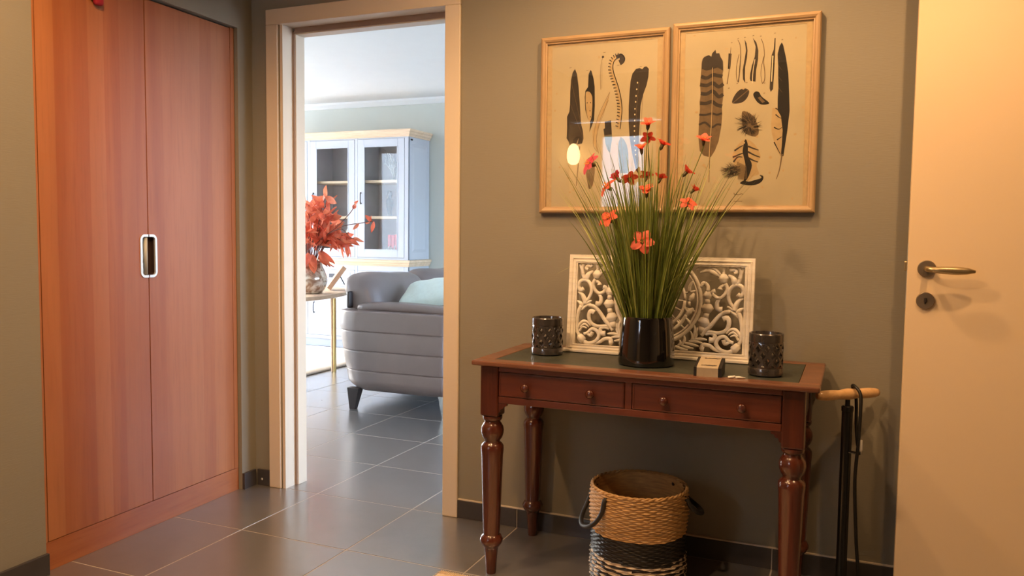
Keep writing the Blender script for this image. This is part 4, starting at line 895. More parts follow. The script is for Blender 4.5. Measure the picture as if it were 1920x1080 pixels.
for (x, y, z, az, tl, sz, mt) in FL:
    sz *= 1.42
    q = MB(); base = Vector((PX+rb.uniform(-.04,.04), PY+rb.uniform(-.04,.04), GZ)); top = Vector((x, y, z))
    dirv = Vector((math.sin(tl)*math.cos(az), math.sin(tl)*math.sin(az), math.cos(tl)))
    neck = top-dirv*sz*.55
    midp = base.lerp(neck, .5)+Vector(((x-PX)*-.10, 0, .03))
    q.tube(catmull([base, midp, neck-dirv*.02, neck], 5), .0014, 6)
    q.cur = 1; q.tube([neck-dirv*.006, neck, top-dirv*sz*.1], [.0016, sz*.17, sz*.22], 8)
    fl = q.build('flower', [M['grass'], M['calyx']], pg, smooth=True)
    R3 = dirv.to_track_quat('Z', 'Y').to_matrix().to_4x4()
    for k in range(5):
        key = mt
        if key not in pm: pm[key] = petal_mesh().build('petal', M[mt], None, smooth=True); o = pm[key]
        else: o = pm[key].copy(); COL.objects.link(o)
        o.parent = fl
        o.matrix_local = Matrix.Translation(top-Vector((PX,PY,PZ))-dirv*sz*.35) @ R3 @ Matrix.Rotation(2*PI*k/5+rb.uniform(-.15,.15)+x*9, 4, 'Z') @ Matrix.Rotation(rb.uniform(-.95,-.35) if tl < .85 else rb.uniform(-.3,.05), 4, 'Y') @ Matrix.Diagonal((sz, sz*rb.uniform(.9,1.15), sz, 1))
    q = MB()
    for k in range(5):
        a = 2*PI*k/5; e = R3.to_3x3() @ Vector((math.cos(a)*.25, math.sin(a)*.25, .75)); q.tube([top-dirv*sz*.2, top-dirv*sz*.3+e*sz*.8], [.0008,.0012], 5)
    q.build('stamen', M['stamen'], fl)

# ================================================================== CARD BOX AND WHITE PEGS
bx = thing('card_box', 'small black box in a kraft card sleeve beside the black pot', 'box', (1.735, .050, .7295), .04, local=True)
q = MB(); q.prism([(-.034,0),(.066,0),(.066,.044),(-.034,.0275)], lambda a, z, d: (d, a, z), -.040, .040); q.build('inner_box', M['blackcard'], bx)
q = MB()
sl_ = [(-.0365,.0),(-.0365,.027),(-.033,.0305),(.062,.0465),(.0675,.043),(.0675,0)]
n = len(sl_)
vs = [(-.031, y, z) for y, z in sl_]+[(.031, y, z) for y, z in sl_]; q.add(vs, [(k,k+1,n+k+1,n+k) for k in range(n-1)])
sv = q.build('card_sleeve', M['kraft'], bx)
q = MB(); rr = random.Random(3)
for (y, z, x0, x1, hz) in ((-.0215,.03365,-.02,.024,.0040),(.046,.03365,-.018,.022,.0036)):
    x = x0
    while x < x1:
        w = rr.uniform(.003,.007); dy = rr.uniform(-.0012,.0012); h = hz*rr.uniform(.5,1.1); zz = lambda v: .0308+(v+.033)*.1684; q.add([(x,y-h+dy,zz(y-h+dy)),(x+w,y-h+dy,zz(y-h+dy)),(x+w,y+h+dy,zz(y+h+dy)),(x,y+h+dy,zz(y+h+dy))], [(0,1,2,3)]); x += w*.9
q.build('sleeve_print', M['ink'], sv)['kind'] = 'stuff'
for k, (dx, dy, a, lb) in enumerate(((1.806, .022, .5, 'small white peg lying nearer the card box'), (1.826, .026, .15, 'small white peg with a thin tail lying nearer the right candle holder'))):
    q = MB()
    if k == 0: q.tube([(-.011,0,.004),(-.004,0,.0042),(.004,0,.0048),(.010,0,.0075)], [.0036,.004,.0036,.0022], 10)
    else: q.tube([(-.010,0,.0036),(0,.001,.0042),(.008,.002,.0036),(.018,.006,.0028)], [.0034,.0036,.0026,.0016], 10)
    o = q.build('peg', M['plasticw'], None, smooth=True, loc=(0,0,0)); o.location = (dx, dy, .7294); o.rotation_euler = (0,0,a); tag(o, lb, 'peg', 'white pegs on the console table')

# ================================================================== SEAGRASS BASKET
bk = thing('woven_basket', 'round seagrass basket with black bands under the console table', 'basket', (1.497, .190, 0))
BX, BY, BR, BHt = 1.497, .190, .157, .322
q = MB(); NC, RN = 48, 50; sub = 4; rs = 3; rows = RN*rs; cols = NC*sub; rk = random.Random(5); vs = []
jit = [[rk.uniform(.6,1.3) for _ in range(NC)] for _ in range(RN+1)]
for i in range(rows+1):
    r_ = i/rs; row = min(RN-1, int(r_)); fr = r_-row; z = BHt*i/rows; prof = math.sin(PI*min(1,fr))**.7 if 0 < fr < 1 else 0
    Rz = BR*(1-.035*(1-z/BHt)**2) + .003*math.sin(z*30)
    for k in range(cols):
        c = k/sub; ci = int(c) % NC
        ov = math.cos(PI*(c+row)); off = prof*(.0022+.0032*ov)*jit[row][ci] - (1-prof)*.0026
        a = 2*PI*k/cols; zz = z + .0012*math.sin(5*a+row) ; vs.append((BX+(Rz+off)*math.cos(a), BY+(Rz+off)*math.sin(a), max(0.001, zz)))
n0 = 0; fs = []; ms = []
for i in range(rows):
    row = i//rs; zf = (i+.5)/rows
    for k in range(cols):
        k2 = (k+1)%cols; fs.append((i*cols+k, i*cols+k2, (i+1)*cols+k2, (i+1)*cols+k))
        if zf > .56: m = 0
        elif zf > .36: m = 1
        else: m = 1 if int(i/rs*.8 + 4*k/cols) % 2 == 0 or zf > .345 else 2
        ms.append(m)
q.v = vs; q.f = fs; q.m = ms
wl_ = q.build('woven_wall', [M['seagrass'], M['seablack'], M['seapale']], bk, smooth=True)
# inner wall and floor of the basket
q = MB(); vs = []; nr = 40
for i in range(nr+1):
    z = .012+(BHt-.012)*i/nr
    for k in range(112):
        a = 2*PI*k/112; off = .0016*math.sin(PI*i)*0 + .0014*math.cos(PI*(k//2+i)); vs.append((BX+(BR-.012+off)*math.cos(a), BY+(BR-.012+off)*math.sin(a), z))
fs = [(i*112+k, i*112+(k+1)%112, (i+1)*112+(k+1)%112, (i+1)*112+k) for i in range(nr) for k in range(112)]; fs.append(tuple(range(112)))
q.add(vs, fs); q.build('inner_wall', M['seagrass'], bk, smooth=True)
q = MB()
for s in (0, 1):
    pts = []; 
    for k in range(161):
        a = 2*PI*k/160; ph = k*.9+s*PI; pts.append((BX+(BR-.003+.003*math.cos(ph))*math.cos(a), BY+(BR-.003+.003*math.cos(ph))*math.sin(a), BHt+.001+.0025*math.sin(ph)))
    q.tube(pts, .0034, 6, cap=False)
q.build('braided_rim', M['seagrass'], bk, smooth=True)
def loop(a0, a1, drop, out):
    am = (a0+a1)/2; P = []
    for t in [k/14 for k in range(15)]:
        a = a0+(a1-a0)*(.5-.5*math.cos(PI*t)*(1.0)); h = math.sin(PI*t)
        P.append((BX+(BR+.005+out*h)*math.cos(a), BY+(BR+.005+out*h)*math.sin(a), BHt-.022-drop*h**.8))
    P = [(BX+(BR-.012)*math.cos(a0), BY+(BR-.012)*math.sin(a0), BHt-.016)]+P+[(BX+(BR-.012)*math.cos(a1), BY+(BR-.012)*math.sin(a1), BHt-.016)]
    q = MB(); q.tube(catmull(P, 3), .0075, 10); q.build('rope_handle', M['rope'], bk, smooth=True)
loop(math.radians(176), math.radians(242), .105, .028); loop(math.radians(-6), math.radians(52), .06, .045)

# ================================================================== BICYCLE PUMP
bp_ = thing('floor_pump', 'black bicycle floor pump with a wooden crossbar handle standing by the wall', 'pump', (2.121, .362, 0))
PXc, PYc = 2.121, .362
q = MB(); q.lathe([(.0165,.03),(.0165,.595),(.0185,.597),(.0185,.61),(.014,.614),(.009,.614)], 24, (PXc,PYc,0)); q.build('barrel', M['black'], bp_, smooth=True, auto=AU)
q = MB(); q.lathe([(.0075,.61),(.0075,.642)], 16, (PXc,PYc,0)); q.build('piston_rod', M['black'], bp_, smooth=True, auto=AU)
dh = Vector((.177,.153,0)).normalized(); q = MB(); hp = []; hr = []
for t, r in ((-1,.006),(-.985,.0115),(-.9,.0145),(-.7,.0165),(-.5,.0165),(-.3,.0145),(-.15,.0165),(0,.0185),(.15,.0165),(.3,.0145),(.5,.0165),(.7,.0165),(.9,.0145),(.985,.0115),(1,.006)):
    hp.append((Vector((PXc,PYc,.650))+dh*.117*t)[:]); hr.append(r)
q.tube(hp, hr, 18); q.build('handle', M['beech'], bp_, smooth=True)
q = MB(); q.cbox(PXc-.03, PXc+.03, PYc-.022, PYc+.022, .004, .034, .006); q.cbox(PXc-.105, PXc+.105, PYc-.012, PYc+.012, .0, .008, .003); q.build('foot', M['black'], bp_)
ho = [(PXc+.022,PYc-.005,.03),(PXc+.05,PYc-.03,.06),(PXc+.04,PYc-.03,.2),(PXc+.030,PYc-.03,.38),(PXc+.035,PYc-.035,.50),(PXc+.038,PYc-.030,.60),(PXc+.036,PYc-.020,.655),(PXc+.020,PYc-.004,.676),(PXc+.012,PYc+.022,.672),(PXc+.024,PYc+.040,.63),(PXc+.028,PYc+.034,.54),(PXc+.034,PYc+.012,.485)]
q = MB(); q.tube(catmull(ho, 8), .0052, 8); q.build('hose', M['rubber'], bp_, smooth=True)
q = MB(); q.tube([(PXc+.010,PYc-.018,.470),(PXc+.042,PYc-.03,.470)], .0045, 8); q.build('hose_clip', M['black'], bp_)
q = MB(); q.tube([(PXc+.041,PYc-.022,.468),(PXc+.0425,PYc-.022,.482),(PXc+.044,PYc-.022,.512)], [.005,.0055,.003], 10); q.build('valve_head', M['plasticw'], bp_, smooth=True)

# ================================================================== DOORMAT CORNER
mt_ = thing('jute_mat', 'pale jute mat whose corner shows at the lower edge by the front table leg', 'mat', (1.35, -.5, 0))
q = MB(); q.cbox(.880, 1.85, -1.0, -.034, .0, .009, .003); mb_ = q.build('pile', M['mat'], mt_)
q = MB()
for i in range(150):
    x = .882+i*.00645; q.tube([(x,-.036,.0085),(x+.0015,-.034,.0105),(x+.002,-.055,.0102)], .0016, 5)
for i in range(60):
    y = -.036-i*.0161; q.tube([(.882,y,.006),(.874,y+.002,.004),(.868,y-.001,.002)], .0013, 5)
q.build('fringe', M['mat'], mt_)['kind'] = 'stuff'

# ================================================================== LIVING ROOM
M['cab'] = plain('pale_grey_lacquer', lin(192,196,206), .4, var=.015, scale=3)
M['cabin'] = plain('cabinet_inside', lin(206,198,206), .7, var=.05)
M['oakpale'] = wood('pale_oak', lin(220,190,156), lin(234,208,180), 'x', 1.5, .45)
M['pewter'] = plain('pewter', lin(96,94,98), .35, .85)
M['sofa'] = plain('taupe_leather', lin(116,105,104), .34, var=.07, scale=6, bump=.08, bscale=90)
M['sofadark'] = plain('dark_leather', lin(52,44,44), .5)
M['chrome'] = plain('chrome', lin(210,212,215), .15, .95)
M['pillow'] = plain('pale_aqua_cloth', lin(186,206,206), .9, var=.05, scale=40, bump=.3, bscale=120, sheen=.3)
M['pinkcloth'] = plain('pink_cloth', lin(214,70,96), .9)
M['brass'] = plain('pale_brass', lin(214,186,126), .3, .8)
M['rugw'] = plain('cream_rug', lin(232,228,220), .95, var=.05, scale=60, bump=.4, bscale=200)
M['vase'] = None
m, N, L, B = new_mat('lustre_glass'); tc = N.new('ShaderNodeTexCoord'); nz = N.new('ShaderNodeTexNoise'); nz.inputs['Scale'].default_value = 9; nz.inputs['Distortion'].default_value = 2.5; L.new(tc.outputs['Object'], nz.inputs[0])
cr = N.new('ShaderNodeValToRGB'); cr.color_ramp.elements[0].position = .38; cr.color_ramp.elements[0].color = lin(150,112,86); cr.color_ramp.elements[1].position = .62; cr.color_ramp.elements[1].color = lin(238,220,200)
L.new(nz.outputs[0], cr.inputs[0]); L.new(cr.outputs[0], B.inputs['Base Color']); B.inputs['Roughness'].default_value = .08; B.inputs['Metallic'].default_value = .35; B.inputs['Coat Weight'].default_value = 1; M['vase'] = m
M['leaf1'] = petal_mat('coral_leaf', lin(246,132,98), .2, .45, 3)
M['leaf2'] = petal_mat('rust_leaf', lin(226,108,80), .25, .45, 3)
M['twig'] = plain('twig', lin(110,62,48), .7)
M['redbook'] = plain('red_cloth', lin(190,52,60), .7)
M['silver'] = plain('silver_twig', lin(190,186,184), .3, .6)
M['rustfig'] = plain('dark_figure', lin(70,62,66), .5)
M['framewood'] = wood('frame_back', lin(186,146,112), lin(204,168,134), 'z', 2, .6)
M['lampshade'] = plain('white_enamel', lin(226,232,232), .35)

# display cabinet
CY = 4.221; CXR = -1.737; CXL = -3.44
cb = thing('display_cabinet', 'large pale grey display cabinet with glazed doors and oak cornice', 'cabinet', (-2.59, 4.42, 0))
def cp_(name, a, mat=M['cab'], c=.003, par=cb): q = MB(); q.cbox(*a, c); return q.build(name, mat, par)
# lower body
cp_('plinth', (CXL+.02, CXR-.02, CY+.02, 4.622, .0, .092)); cp_('side_panel', (CXR-.02, CXR, CY, 4.622, .092, .815)); cp_('side_panel', (CXL, CXL+.02, CY, 4.622, .092, .815))
cp_('lower_back', (CXL+.02, CXR-.02, 4.60, 4.622, .092, .815)); cp_('lower_bottom', (CXL+.02, CXR-.02, CY+.002, 4.6, .093, .112))
cp_('face_frame', (CXL, CXR, CY-.002, CY+.018, .078, .114), c=.004)
def molding(name, z0, prof, par=cb):
    # moulded board running round the front and right end; prof: (out, z)
    q = MB(); n = len(prof); vs = []
    for (bx_, by_) in (('L0',0),('L',0),('R',0),('R1',0)):
        for o_, z in prof:
            if bx_ == 'L0': vs.append((CXL-o_, 4.622, z0+z))
            if bx_ == 'L': vs.append((CXL-o_, CY-o_, z0+z))
            if bx_ == 'R': vs.append((CXR+o_, CY-o_, z0+z))
            if bx_ == 'R1': vs.append((CXR+o_, 4.622, z0+z))
    fs = [(j*n+i, j*n+(i+1)%n, (j+1)*n+(i+1)%n, (j+1)*n+i) for j in range(3) for i in range(n)]
    top = [j*n+n-1 for j in range(4)]; bot = [j*n for j in range(4)]
    fs += [tuple(top), tuple(bot[::-1])]; q.add(vs, fs); return q.build(name, M['oakpale'], par)
molding('waist_molding', .815, [(-.004,0),(.006,0),(.010,.012),(.018,.022),(.020,.034),(.028,.040),(.028,.058),(.022,.063),(-.004,.063)])
molding('crown_molding', 2.033, [(-.004,0),(.008,0),(.010,.014),(.020,.026),(.024,.040),(.036,.050),(.038,.062),(.034,.068),(-.004,.068)])
# upper body
cp_('side_panel', (CXR-.02, CXR, CY, 4.622, .879, 2.034)); cp_('side_panel', (CXL, CXL+.02, CY, 4.622, .879, 2.034)); cp_('back_panel', (CXL+.02, CXR-.02, 4.60, 4.622, .879, 2.034), M['cabin'])
cp_('top_board', (CXL+.02, CXR-.02, CY+.0185, 4.60, 2.01, 2.034)); cp_('upper_base', (CXL+.02, CXR-.02, CY+.0185, 4.60, .879, .895), M['cabin'])
# raised side panels on the visible end
for (z0, z1) in ((.95, 1.97), (.15, .76)):
    q = MB(); vs = [(CXR+.0005, CY+.06, z0),(CXR+.0005, 4.56, z0),(CXR+.0005, 4.56, z1),(CXR+.0005, CY+.06, z1),(CXR+.010, CY+.09, z0+.03),(CXR+.010, 4.53, z0+.03),(CXR+.010, 4.53, z1-.03),(CXR+.010, CY+.09, z1-.03)]
    q.add(vs, [(0,1,5,4),(1,2,6,5),(2,3,7,6),(3,0,4,7),(4,5,6,7),(3,2,1,0)]); q.build('raised_panel', M['cab'], cb)
cp_('cable_grommet', (CXR+.0002, CXR+.006, CY+.035, CY+.07, 2.0, 2.015), M['ink'], .002)
DRS = [(-3.402, -2.886, 1), (-2.848, -2.332, -1), (-2.296, -1.782, -1)]
stl = [(CXL, -3.404), (-2.884, -2.850), (-2.330, -2.298), (-1.780, CXR)]
for a, b2 in stl:
    cp_('face_stile', (a, b2, CY-.002, CY+.018, .8785, 2.033)); cp_('face_stile', (a, b2, CY-.002, CY+.018, .1145, .8145))
cp_('face_rail', (CXL+.0005, CXR-.0005, CY+.0005, CY+.018, 2.0225, 2.0335), c=.001); cp_('face_rail', (CXL+.0005, CXR-.0005, CY+.0005, CY+.018, .8785, .8965), c=.001)
# dividers and shelves
for x in (-2.867, -2.314): cp_('divider', (x-.012, x+.012, CY+.02, 4.6, .896, 2.009), M['cabin'])
for x0, x1 in ((-3.418,-2.881),(-2.853,-2.328),(-2.300,-1.759)):
    for z in (1.268, 1.612): cp_('shelf', (x0, x1, CY+.05, 4.598, z, z+.024), M['oakpale'])
def bail(x, zc, h, par, y):
    q = MB(); q.tube(catmull([(x,y,zc-h/2),(x+.003,y-.014,zc-h/2+.006),(x+.010,y-.026,zc-h*.2),(x+.010,y-.026,zc+h*.2),(x+.003,y-.014,zc+h/2-.006),(x,y,zc+h/2)],4), .0058, 8)
    q.tube([(x,y,zc-h/2),(x,y-.008,zc-h/2)], .008, 8); q.tube([(x,y,zc+h/2),(x,y-.008,zc+h/2)], .008, 8)
    q.build('handle', M['pewter'], par, smooth=True)
for x0, x1, hs in DRS:
    # upper glazed door
    z0, z1, sw, tb_, bb = .8985, 2.0205, .070, .068, .070
    d = MB(); y0, y1 = CY-.004, CY+.016
    d.cbox(x0, x0+sw, y0, y1, z0, z1, .002); d.cbox(x1-sw, x1, y0, y1, z0, z1, .002); d.cbox(x0+sw, x1-sw, y0, y1, z1-tb_, z1, .002); d.cbox(x0+sw, x1-sw, y0, y1, z0, z0+bb, .002)
    do = d.build('glazed_door', M['cab'], cb)
    g = MB(); g.box(x0+sw-.006, x1-sw+.006, CY+.004, CY+.009, z0+bb-.006, z1-tb_+.006); g.build('glass_pane', M['glass'], do)
    g = MB()
    for (a, b2, e, f) in ((x0+sw-.001, x0+sw+.008, z0+bb, z1-tb_), (x1-sw-.008, x1-sw+.001, z0+bb, z1-tb_), (x0+sw, x1-sw, z1-tb_-.008, z1-tb_+.001), (x0+sw, x1-sw, z0+bb-.001, z0+bb+.008)): g.box(a, b2, y0-.003, y0+.004, e, f)
    g.build('glazing_bead', M['cab'], do)
    bail(x0+.036 if hs < 0 else x1-.036, 1.463, .10, do, y0)
    # drawer
    d = MB(); d.cbox(x0, x1, y0, y1, .632, .768, .003); dw = d.build('drawer', M['cab'], cb)
    d = MB(); d.cbox(x0+.05, x1-.05, y0-.005, y0+.002, .655, .745, .004); d.build('drawer_panel', M['cab'], dw)
    xm = (x0+x1)/2; d = MB(); d.cbox(xm-.032, xm+.032, y0-.016, y0-.004, .692, .728, .004); d.build('cup_pull', M['pewter'], dw)
    cp_('drawer_rail', (x0-.001, x1+.001, CY-.001, CY+.018, .6055, .6305), c=.001); cp_('drawer_rail', (x0-.001, x1+.001, CY-.001, CY+.018, .7695, .8145), c=.001)
    # lower panelled door
    d = MB(); d.cbox(x0, x1, y0, y1, .1165, .604, .003); lo = d.build('panel_door', M['cab'], cb)
    q = MB(); a0, a1, e0, e1 = x0+.075, x1-.075, .19, .53
    q.add([(a0,y0-.0005,e0),(a1,y0-.0005,e0),(a1,y0-.0005,e1),(a0,y0-.0005,e1),(a0+.012,y0-.009,e0+.012),(a1-.012,y0-.009,e0+.012),(a1-.012,y0-.009,e1-.012),(a0+.012,y0-.009,e1-.012)], [(0,1,5,4),(1,2,6,5),(2,3,7,6),(3,0,4,7),(4,5,6,7)]); q.build('raised_panel', M['cab'], lo)
    bail(x0+.036 if hs < 0 else x1-.036, .388, .10, lo, y0)
# contents of the right-hand bay
rc = random.Random(9)
zS = [.8952, 1.2922, 1.6362]
for i, (bx_, h, c) in enumerate(((-2.000, .22, 'redbook'), (-1.962, .215, 'redbook'), (-1.925, .225, 'redbook'))):
    o_ = thing('red_book', ['red cloth book at the left of the three in the display cabinet', 'red cloth book in the middle of the three in the display cabinet', 'red cloth book at the right of the three in the display cabinet'][i], 'book', (bx_, 4.38, zS[0]), group='red books in the display cabinet')
    q = MB(); q.cbox(bx_-.016, bx_+.016, 4.31, 4.45, zS[0], zS[0]+h, .002); q.build('cover', M[c], o_)
    q = MB(); q.box(bx_-.012, bx_+.012, 4.315, 4.4515, zS[0]+.004, zS[0]+h-.004); q.build('pages', M['plasticw'], o_)
def twiggy(name, label, cx, cy, z0, h, n, mat, spread):
    t = thing(name, label, 'ornament', (cx, cy, z0)); q = MB()
    q.tube([(cx,cy,z0),(cx,cy,z0+.012)], [.03,.026], 12)
    for i in range(n):
        a = rc.uniform(0, 2*PI); l = h*rc.uniform(.6,1); s = spread*rc.uniform(.3,1); p = [(cx,cy,z0+.01)]
        for k in range(1,5): p.append((cx+s*math.cos(a)*k/4+rc.uniform(-.012,.012), cy+s*.5*math.sin(a)*k/4+rc.uniform(-.008,.008), z0+.01+l*k/4))
        q.tube(catmull(p,3), .0032, 5)
        for k in (2,3,4): q.tube([p[k], (p[k][0]+rc.uniform(-.03,.03), p[k][1]+rc.uniform(-.02,.02), p[k][2]+rc.uniform(.0,.03))], [.0028,.004], 5)
    q.build('branches', mat, t, smooth=True); return t
twiggy('coral_branch', 'pale branching ornament on the upper shelf of the display cabinet', -1.98, 4.36, zS[2], .30, 14, M['silver'], .14)
twiggy('coral_branch', 'small pale coral ornament in front of the red books', -1.93, 4.275, zS[0], .10, 12, M['silver'], .07)
twiggy('coral_branch', 'short pale branch ornament on the middle shelf of the display cabinet', -1.88, 4.36, zS[1], .12, 8, M['silver'], .05)
t = thing('figurine', 'dark standing figurine on the middle shelf of the display cabinet', 'figurine', (-2.04, 4.38, zS[1]))
q = MB(); q.lathe([(.03,0),(.034,.006),(.03,.014),(.018,.018),(.022,.05),(.028,.09),(.034,.13),(.03,.16),(.016,.175),(.014,.185),(.022,.20),(.024,.22),(.018,.238),(.006,.246)], 20, (-2.04,4.38,zS[1])); q.build('body', M['rustfig'], t, smooth=True)
t = thing('white_vase', 'tall white vase behind the middle glazed door of the display cabinet', 'vase', (-2.5, 4.4, zS[0]))
q = MB(); q.lathe([(.05,0),(.06,.05),(.075,.14),(.06,.23),(.03,.28),(.034,.30)], 28, (-2.5,4.4,zS[0])); q.build('body', M['plasticw'], t, smooth=True)

# pendant lamp of the living room (mirrored in the cabinet glass)
PL = (-2.83, 3.38, 0)
t = thing('pendant_lamp', 'white cone pendant lamp hanging in the living room', 'lamp', (PL[0], PL[1], 1.42))
q = MB(); q.lathe([(.15,1.42),(.14,1.432),(.03,1.55),(.025,1.58),(.022,1.58),(.026,1.548),(.136,1.43)], 40, (PL[0],PL[1],0), cap=False); q.build('shade', M['lampshade'], t, smooth=True, auto=AU)
q = MB(); q.tube([(PL[0],PL[1],1.57),(PL[0],PL[1],2.44)], .003, 6); q.build('cable', M['black'], t)
q = MB(); q.lathe([(.05,2.425),(.05,2.45)], 20, (PL[0],PL[1],0)); q.build('ceiling_rose', M['lampshade'], t)

# ------------------------------------------------------------------ sofa
sf = thing('leather_sofa', 'taupe leather sofa seen from its stitched armrest end', 'sofa', (-.55, 2.9, 0))
def taper(v):
    # the arm leans outwards towards the top at its back edge
    k = max(0, (v.x+.15)/-.79); 
    v.x -= .085*k*max(0, min(1, (v.z-.12)/.42))
    # gentle bow of the outer face
    return v
bands = [(.125, .262), (.262, .388), (.388, .512), (.512, .640)]
for i, (z0, z1) in enumerate(bands):
    def fn(v, z0=z0, z1=z1, i=i):
        f = 1 if v.y < 2.05 else 0
        e = abs((v.z-(z0+z1)/2)/((z1-z0)/2)); v.y -= f*.0025*(1-min(1, e)**3)
        dx = max(0, -.70-v.x)/.17; v.y += f*.075*dx**2.2            # back corner rounds away
        v.y += f*.05*max(0, (.20-v.z)/.075)**2 - f*.012*math.sin(PI*min(1, (v.z-.125)/.515))   # belly, tucked under at the foot
        if i == 0: v.x += .03*max(0, (.19-v.z)/.065)**2*max(0, -(v.x+.45)/.42)
        return taper(v)
    q = MB(); q.rbox((-.512, 2.04, (z0+z1)/2), (.362, .11, (z1-z0)/2+.0002), .007, 26, fn); q.build('arm_panel', M['sofa'], sf, smooth=True)
    if i < 3:
        pts = [fn(Vector((-.87+.72*k/30, 1.9315, z1-.001))) for k in range(31)]
        q = MB(); q.tube([p[:] for p in pts], .0022, 6); q.build('seam', M['sofa'], sf, smooth=True)
def fpad(v): 
    v.z += .012*math.sin((v.x+.87)*5); return v
q = MB(); q.rbox((-.49, 2.085, .650), (.345, .075, .030), .028, 12, fpad); q.build('arm_pad', M['sofa'], sf, smooth=True)
q = MB(); q.rbox((-.90, 3.03, .40), (.06, .86, .33), .05, 12, lambda v: Vector((v.x-.06*max(0,v.z-.3), v.y, v.z))); q.build('back_shell', M['sofa'], sf, smooth=True)
q = MB(); q.rbox((-.905, 2.07, .70), (.012, .045, .055), .01, 6); q.build('back_joint', M['sofadark'], sf, smooth=True)
def cush(y0, y1):
    yc, h = (y0+y1)/2, (y1-y0)/2
    def fn(v):
        t = (v.y-yc)/h; u = (v.z-.66)/.26
        v.x += .035*(1-t*t)*(1 if v.x > -.85 else 0); v.z += .035*(1-t**4)*max(0,u); v.x -= .10*max(0,u)+.0
        v.z += .012*math.sin(9*v.y)*max(0,u)
        return v
    q = MB(); q.rbox((-.845, yc, .615), (.115, h-.004, .225), .09, 16, fn); q.build('back_cushion', M['sofa'], sf, smooth=True)
cush(2.06, 2.84); cush(2.84, 3.76)
for y0, y1 in ((2.16, 2.95), (2.955, 3.72)):
    q = MB(); q.rbox((-.43, (y0+y1)/2, .36), (.31, (y1-y0)/2, .09), .05, 10, lambda v: v); q.build('seat_cushion', M['sofa'], sf, smooth=True)
q = MB(); q.rbox((-.5, 2.95, .21), (.37, .85, .075), .03, 8); q.build('seat_base', M['sofa'], sf, smooth=True)
q = MB(); q.rbox((-.512, 3.85, .38), (.362, .10, .255), .05, 10, taper); q.build('far_arm', M['sofa'], sf, smooth=True)
for (x, y, m, s) in ((-.815, 1.975, M['sofadark'], 1), (-.175, 1.975, M['chrome'], 0), (-.815, 3.83, M['sofadark'], 1), (-.175, 3.83, M['chrome'], 0)):
    q = MB(); w, w2 = (.043, .020) if s else (.02, .008)
    vs = [(x-w,y-.03,.14),(x+w,y-.03,.14),(x+w,y+.03,.14),(x-w,y+.03,.14),(x-.035,y-.015,0),(x-.035+2*w2,y-.015,0),(x-.035+2*w2,y+.015,0),(x-.035,y+.015,0)] if s else [(x-w,y-.03,.14),(x+w,y-.03,.14),(x+w,y+.03,.14),(x-w,y+.03,.14),(x+.0,y-.015,0),(x+.016,y-.015,0),(x+.016,y+.015,0),(x+.0,y+.015,0)]
    q.add(vs, [(0,1,2,3),(7,6,5,4),(0,4,5,1),(1,5,6,2),(2,6,7,3),(3,7,4,0)]); q.build('leg', m, sf)
# pillow and throw on the sofa
def pil(hx, hy, hz):
    q = MB(); n = 18; vs = []
    for s in (1, -1):
        for i in range(n+1):
            for j in range(n+1):
                u, v = -1+2*i/n, -1+2*j/n; e = ((1-u**4)*(1-v**4))**.5
                k = 1-.05*(1-abs(u*v)); vs.append((u*hx*k, v*hy*k, s*hz*e+.004*math.sin(11*u+3*v)*e))
    N1 = (n+1)**2; fs = []
    for s in (0, 1):
        for i in range(n):
            for j in range(n):
                a = s*N1+i*(n+1)+j; f = (a, a+n+1, a+n+2, a+1); fs.append(f if s == 0 else f[::-1])
    return q.add(vs, fs)
t = thing('cushion_pillow', 'pale aqua scatter pillow lying on the sofa behind its armrest', 'pillow', (-.425, 2.325, .64)); 
ORG[t.name] = (0,0,0)
po = pil(.25, .16, .06).build('pillow_cover', M['pillow'], t, smooth=True); po.rotation_euler = (math.radians(30), math.radians(-9), math.radians(3)); po.location = (0, 0, .10)
t2 = thing('folded_throw', 'pink and white folded throw on the sofa behind the aqua pillow', 'throw', (-.20, 2.68, .474)); ORG[t2.name] = (0,0,0)
q = MB(); q.rbox((0,0,.085), (.11,.16,.085), .05, 8, lambda v: v+Vector((0,0,.02*math.sin(20*v.y)))); q.build('pink_fold', M['pinkcloth'], t2, smooth=True)
q = MB(); q.rbox((.03,-.04,.05), (.13,.16,.05), .03, 8, lambda v: v+Vector((0,0,.01*math.sin(30*v.y)))); q.build('white_fold', M['pillow'], t2, smooth=True)

# ------------------------------------------------------------------ oval side table, vase, picture frame
OX, OY, OA, OB, OZ = -2.32, 2.86, .59, .90, .636
ov = thing('oval_table', 'oval table with pale top and slim brass legs beside the sofa', 'table', (OX, OY, 0))
q = MB(); n = 72
pr = [(1.0,-.030),(1.0,-.006),(.99,0),(0,0)]
vs = []; rings = [(.975,-.034),(1.0,-.030),(1.0,-.006),(.992,0)]
for k_, z in rings:
    for i in range(n): a = 2*PI*i/n; vs.append((OX+OA*k_*math.cos(a), OY+OB*k_*math.sin(a), OZ+z))
fs = [(j*n+i, j*n+(i+1)%n, (j+1)*n+(i+1)%n, (j+1)*n+i) for j in range(3) for i in range(n)]+[tuple(range(n-1,-1,-1)), tuple(3*n+i for i in range(n))]
q.add(vs, fs); q.build('tabletop', M['oakpale'], ov, smooth=True, auto=AU)
for (x, y) in ((-1.748, 3.066), (-1.748, 2.56), (-2.85, 2.66), (-2.85, 3.06)):
    q = MB(); fz = 0 if x > -1.8 else .0225
    q.tube([(x,y,OZ-.034),(x,y,fz)], .0125, 14); lg = q.build('leg', M['brass'], ov, smooth=True, auto=AU)
    q = MB(); q.tube([(x-.028 if x > -2.3 else x+.028,y,OZ-.034),(x-.024 if x > -2.3 else x+.024,y,fz)], .010, 12); q.build('leg_twin', M['oakpale'], lg, smooth=True, auto=AU)
VX, VY = -1.965, 3.03
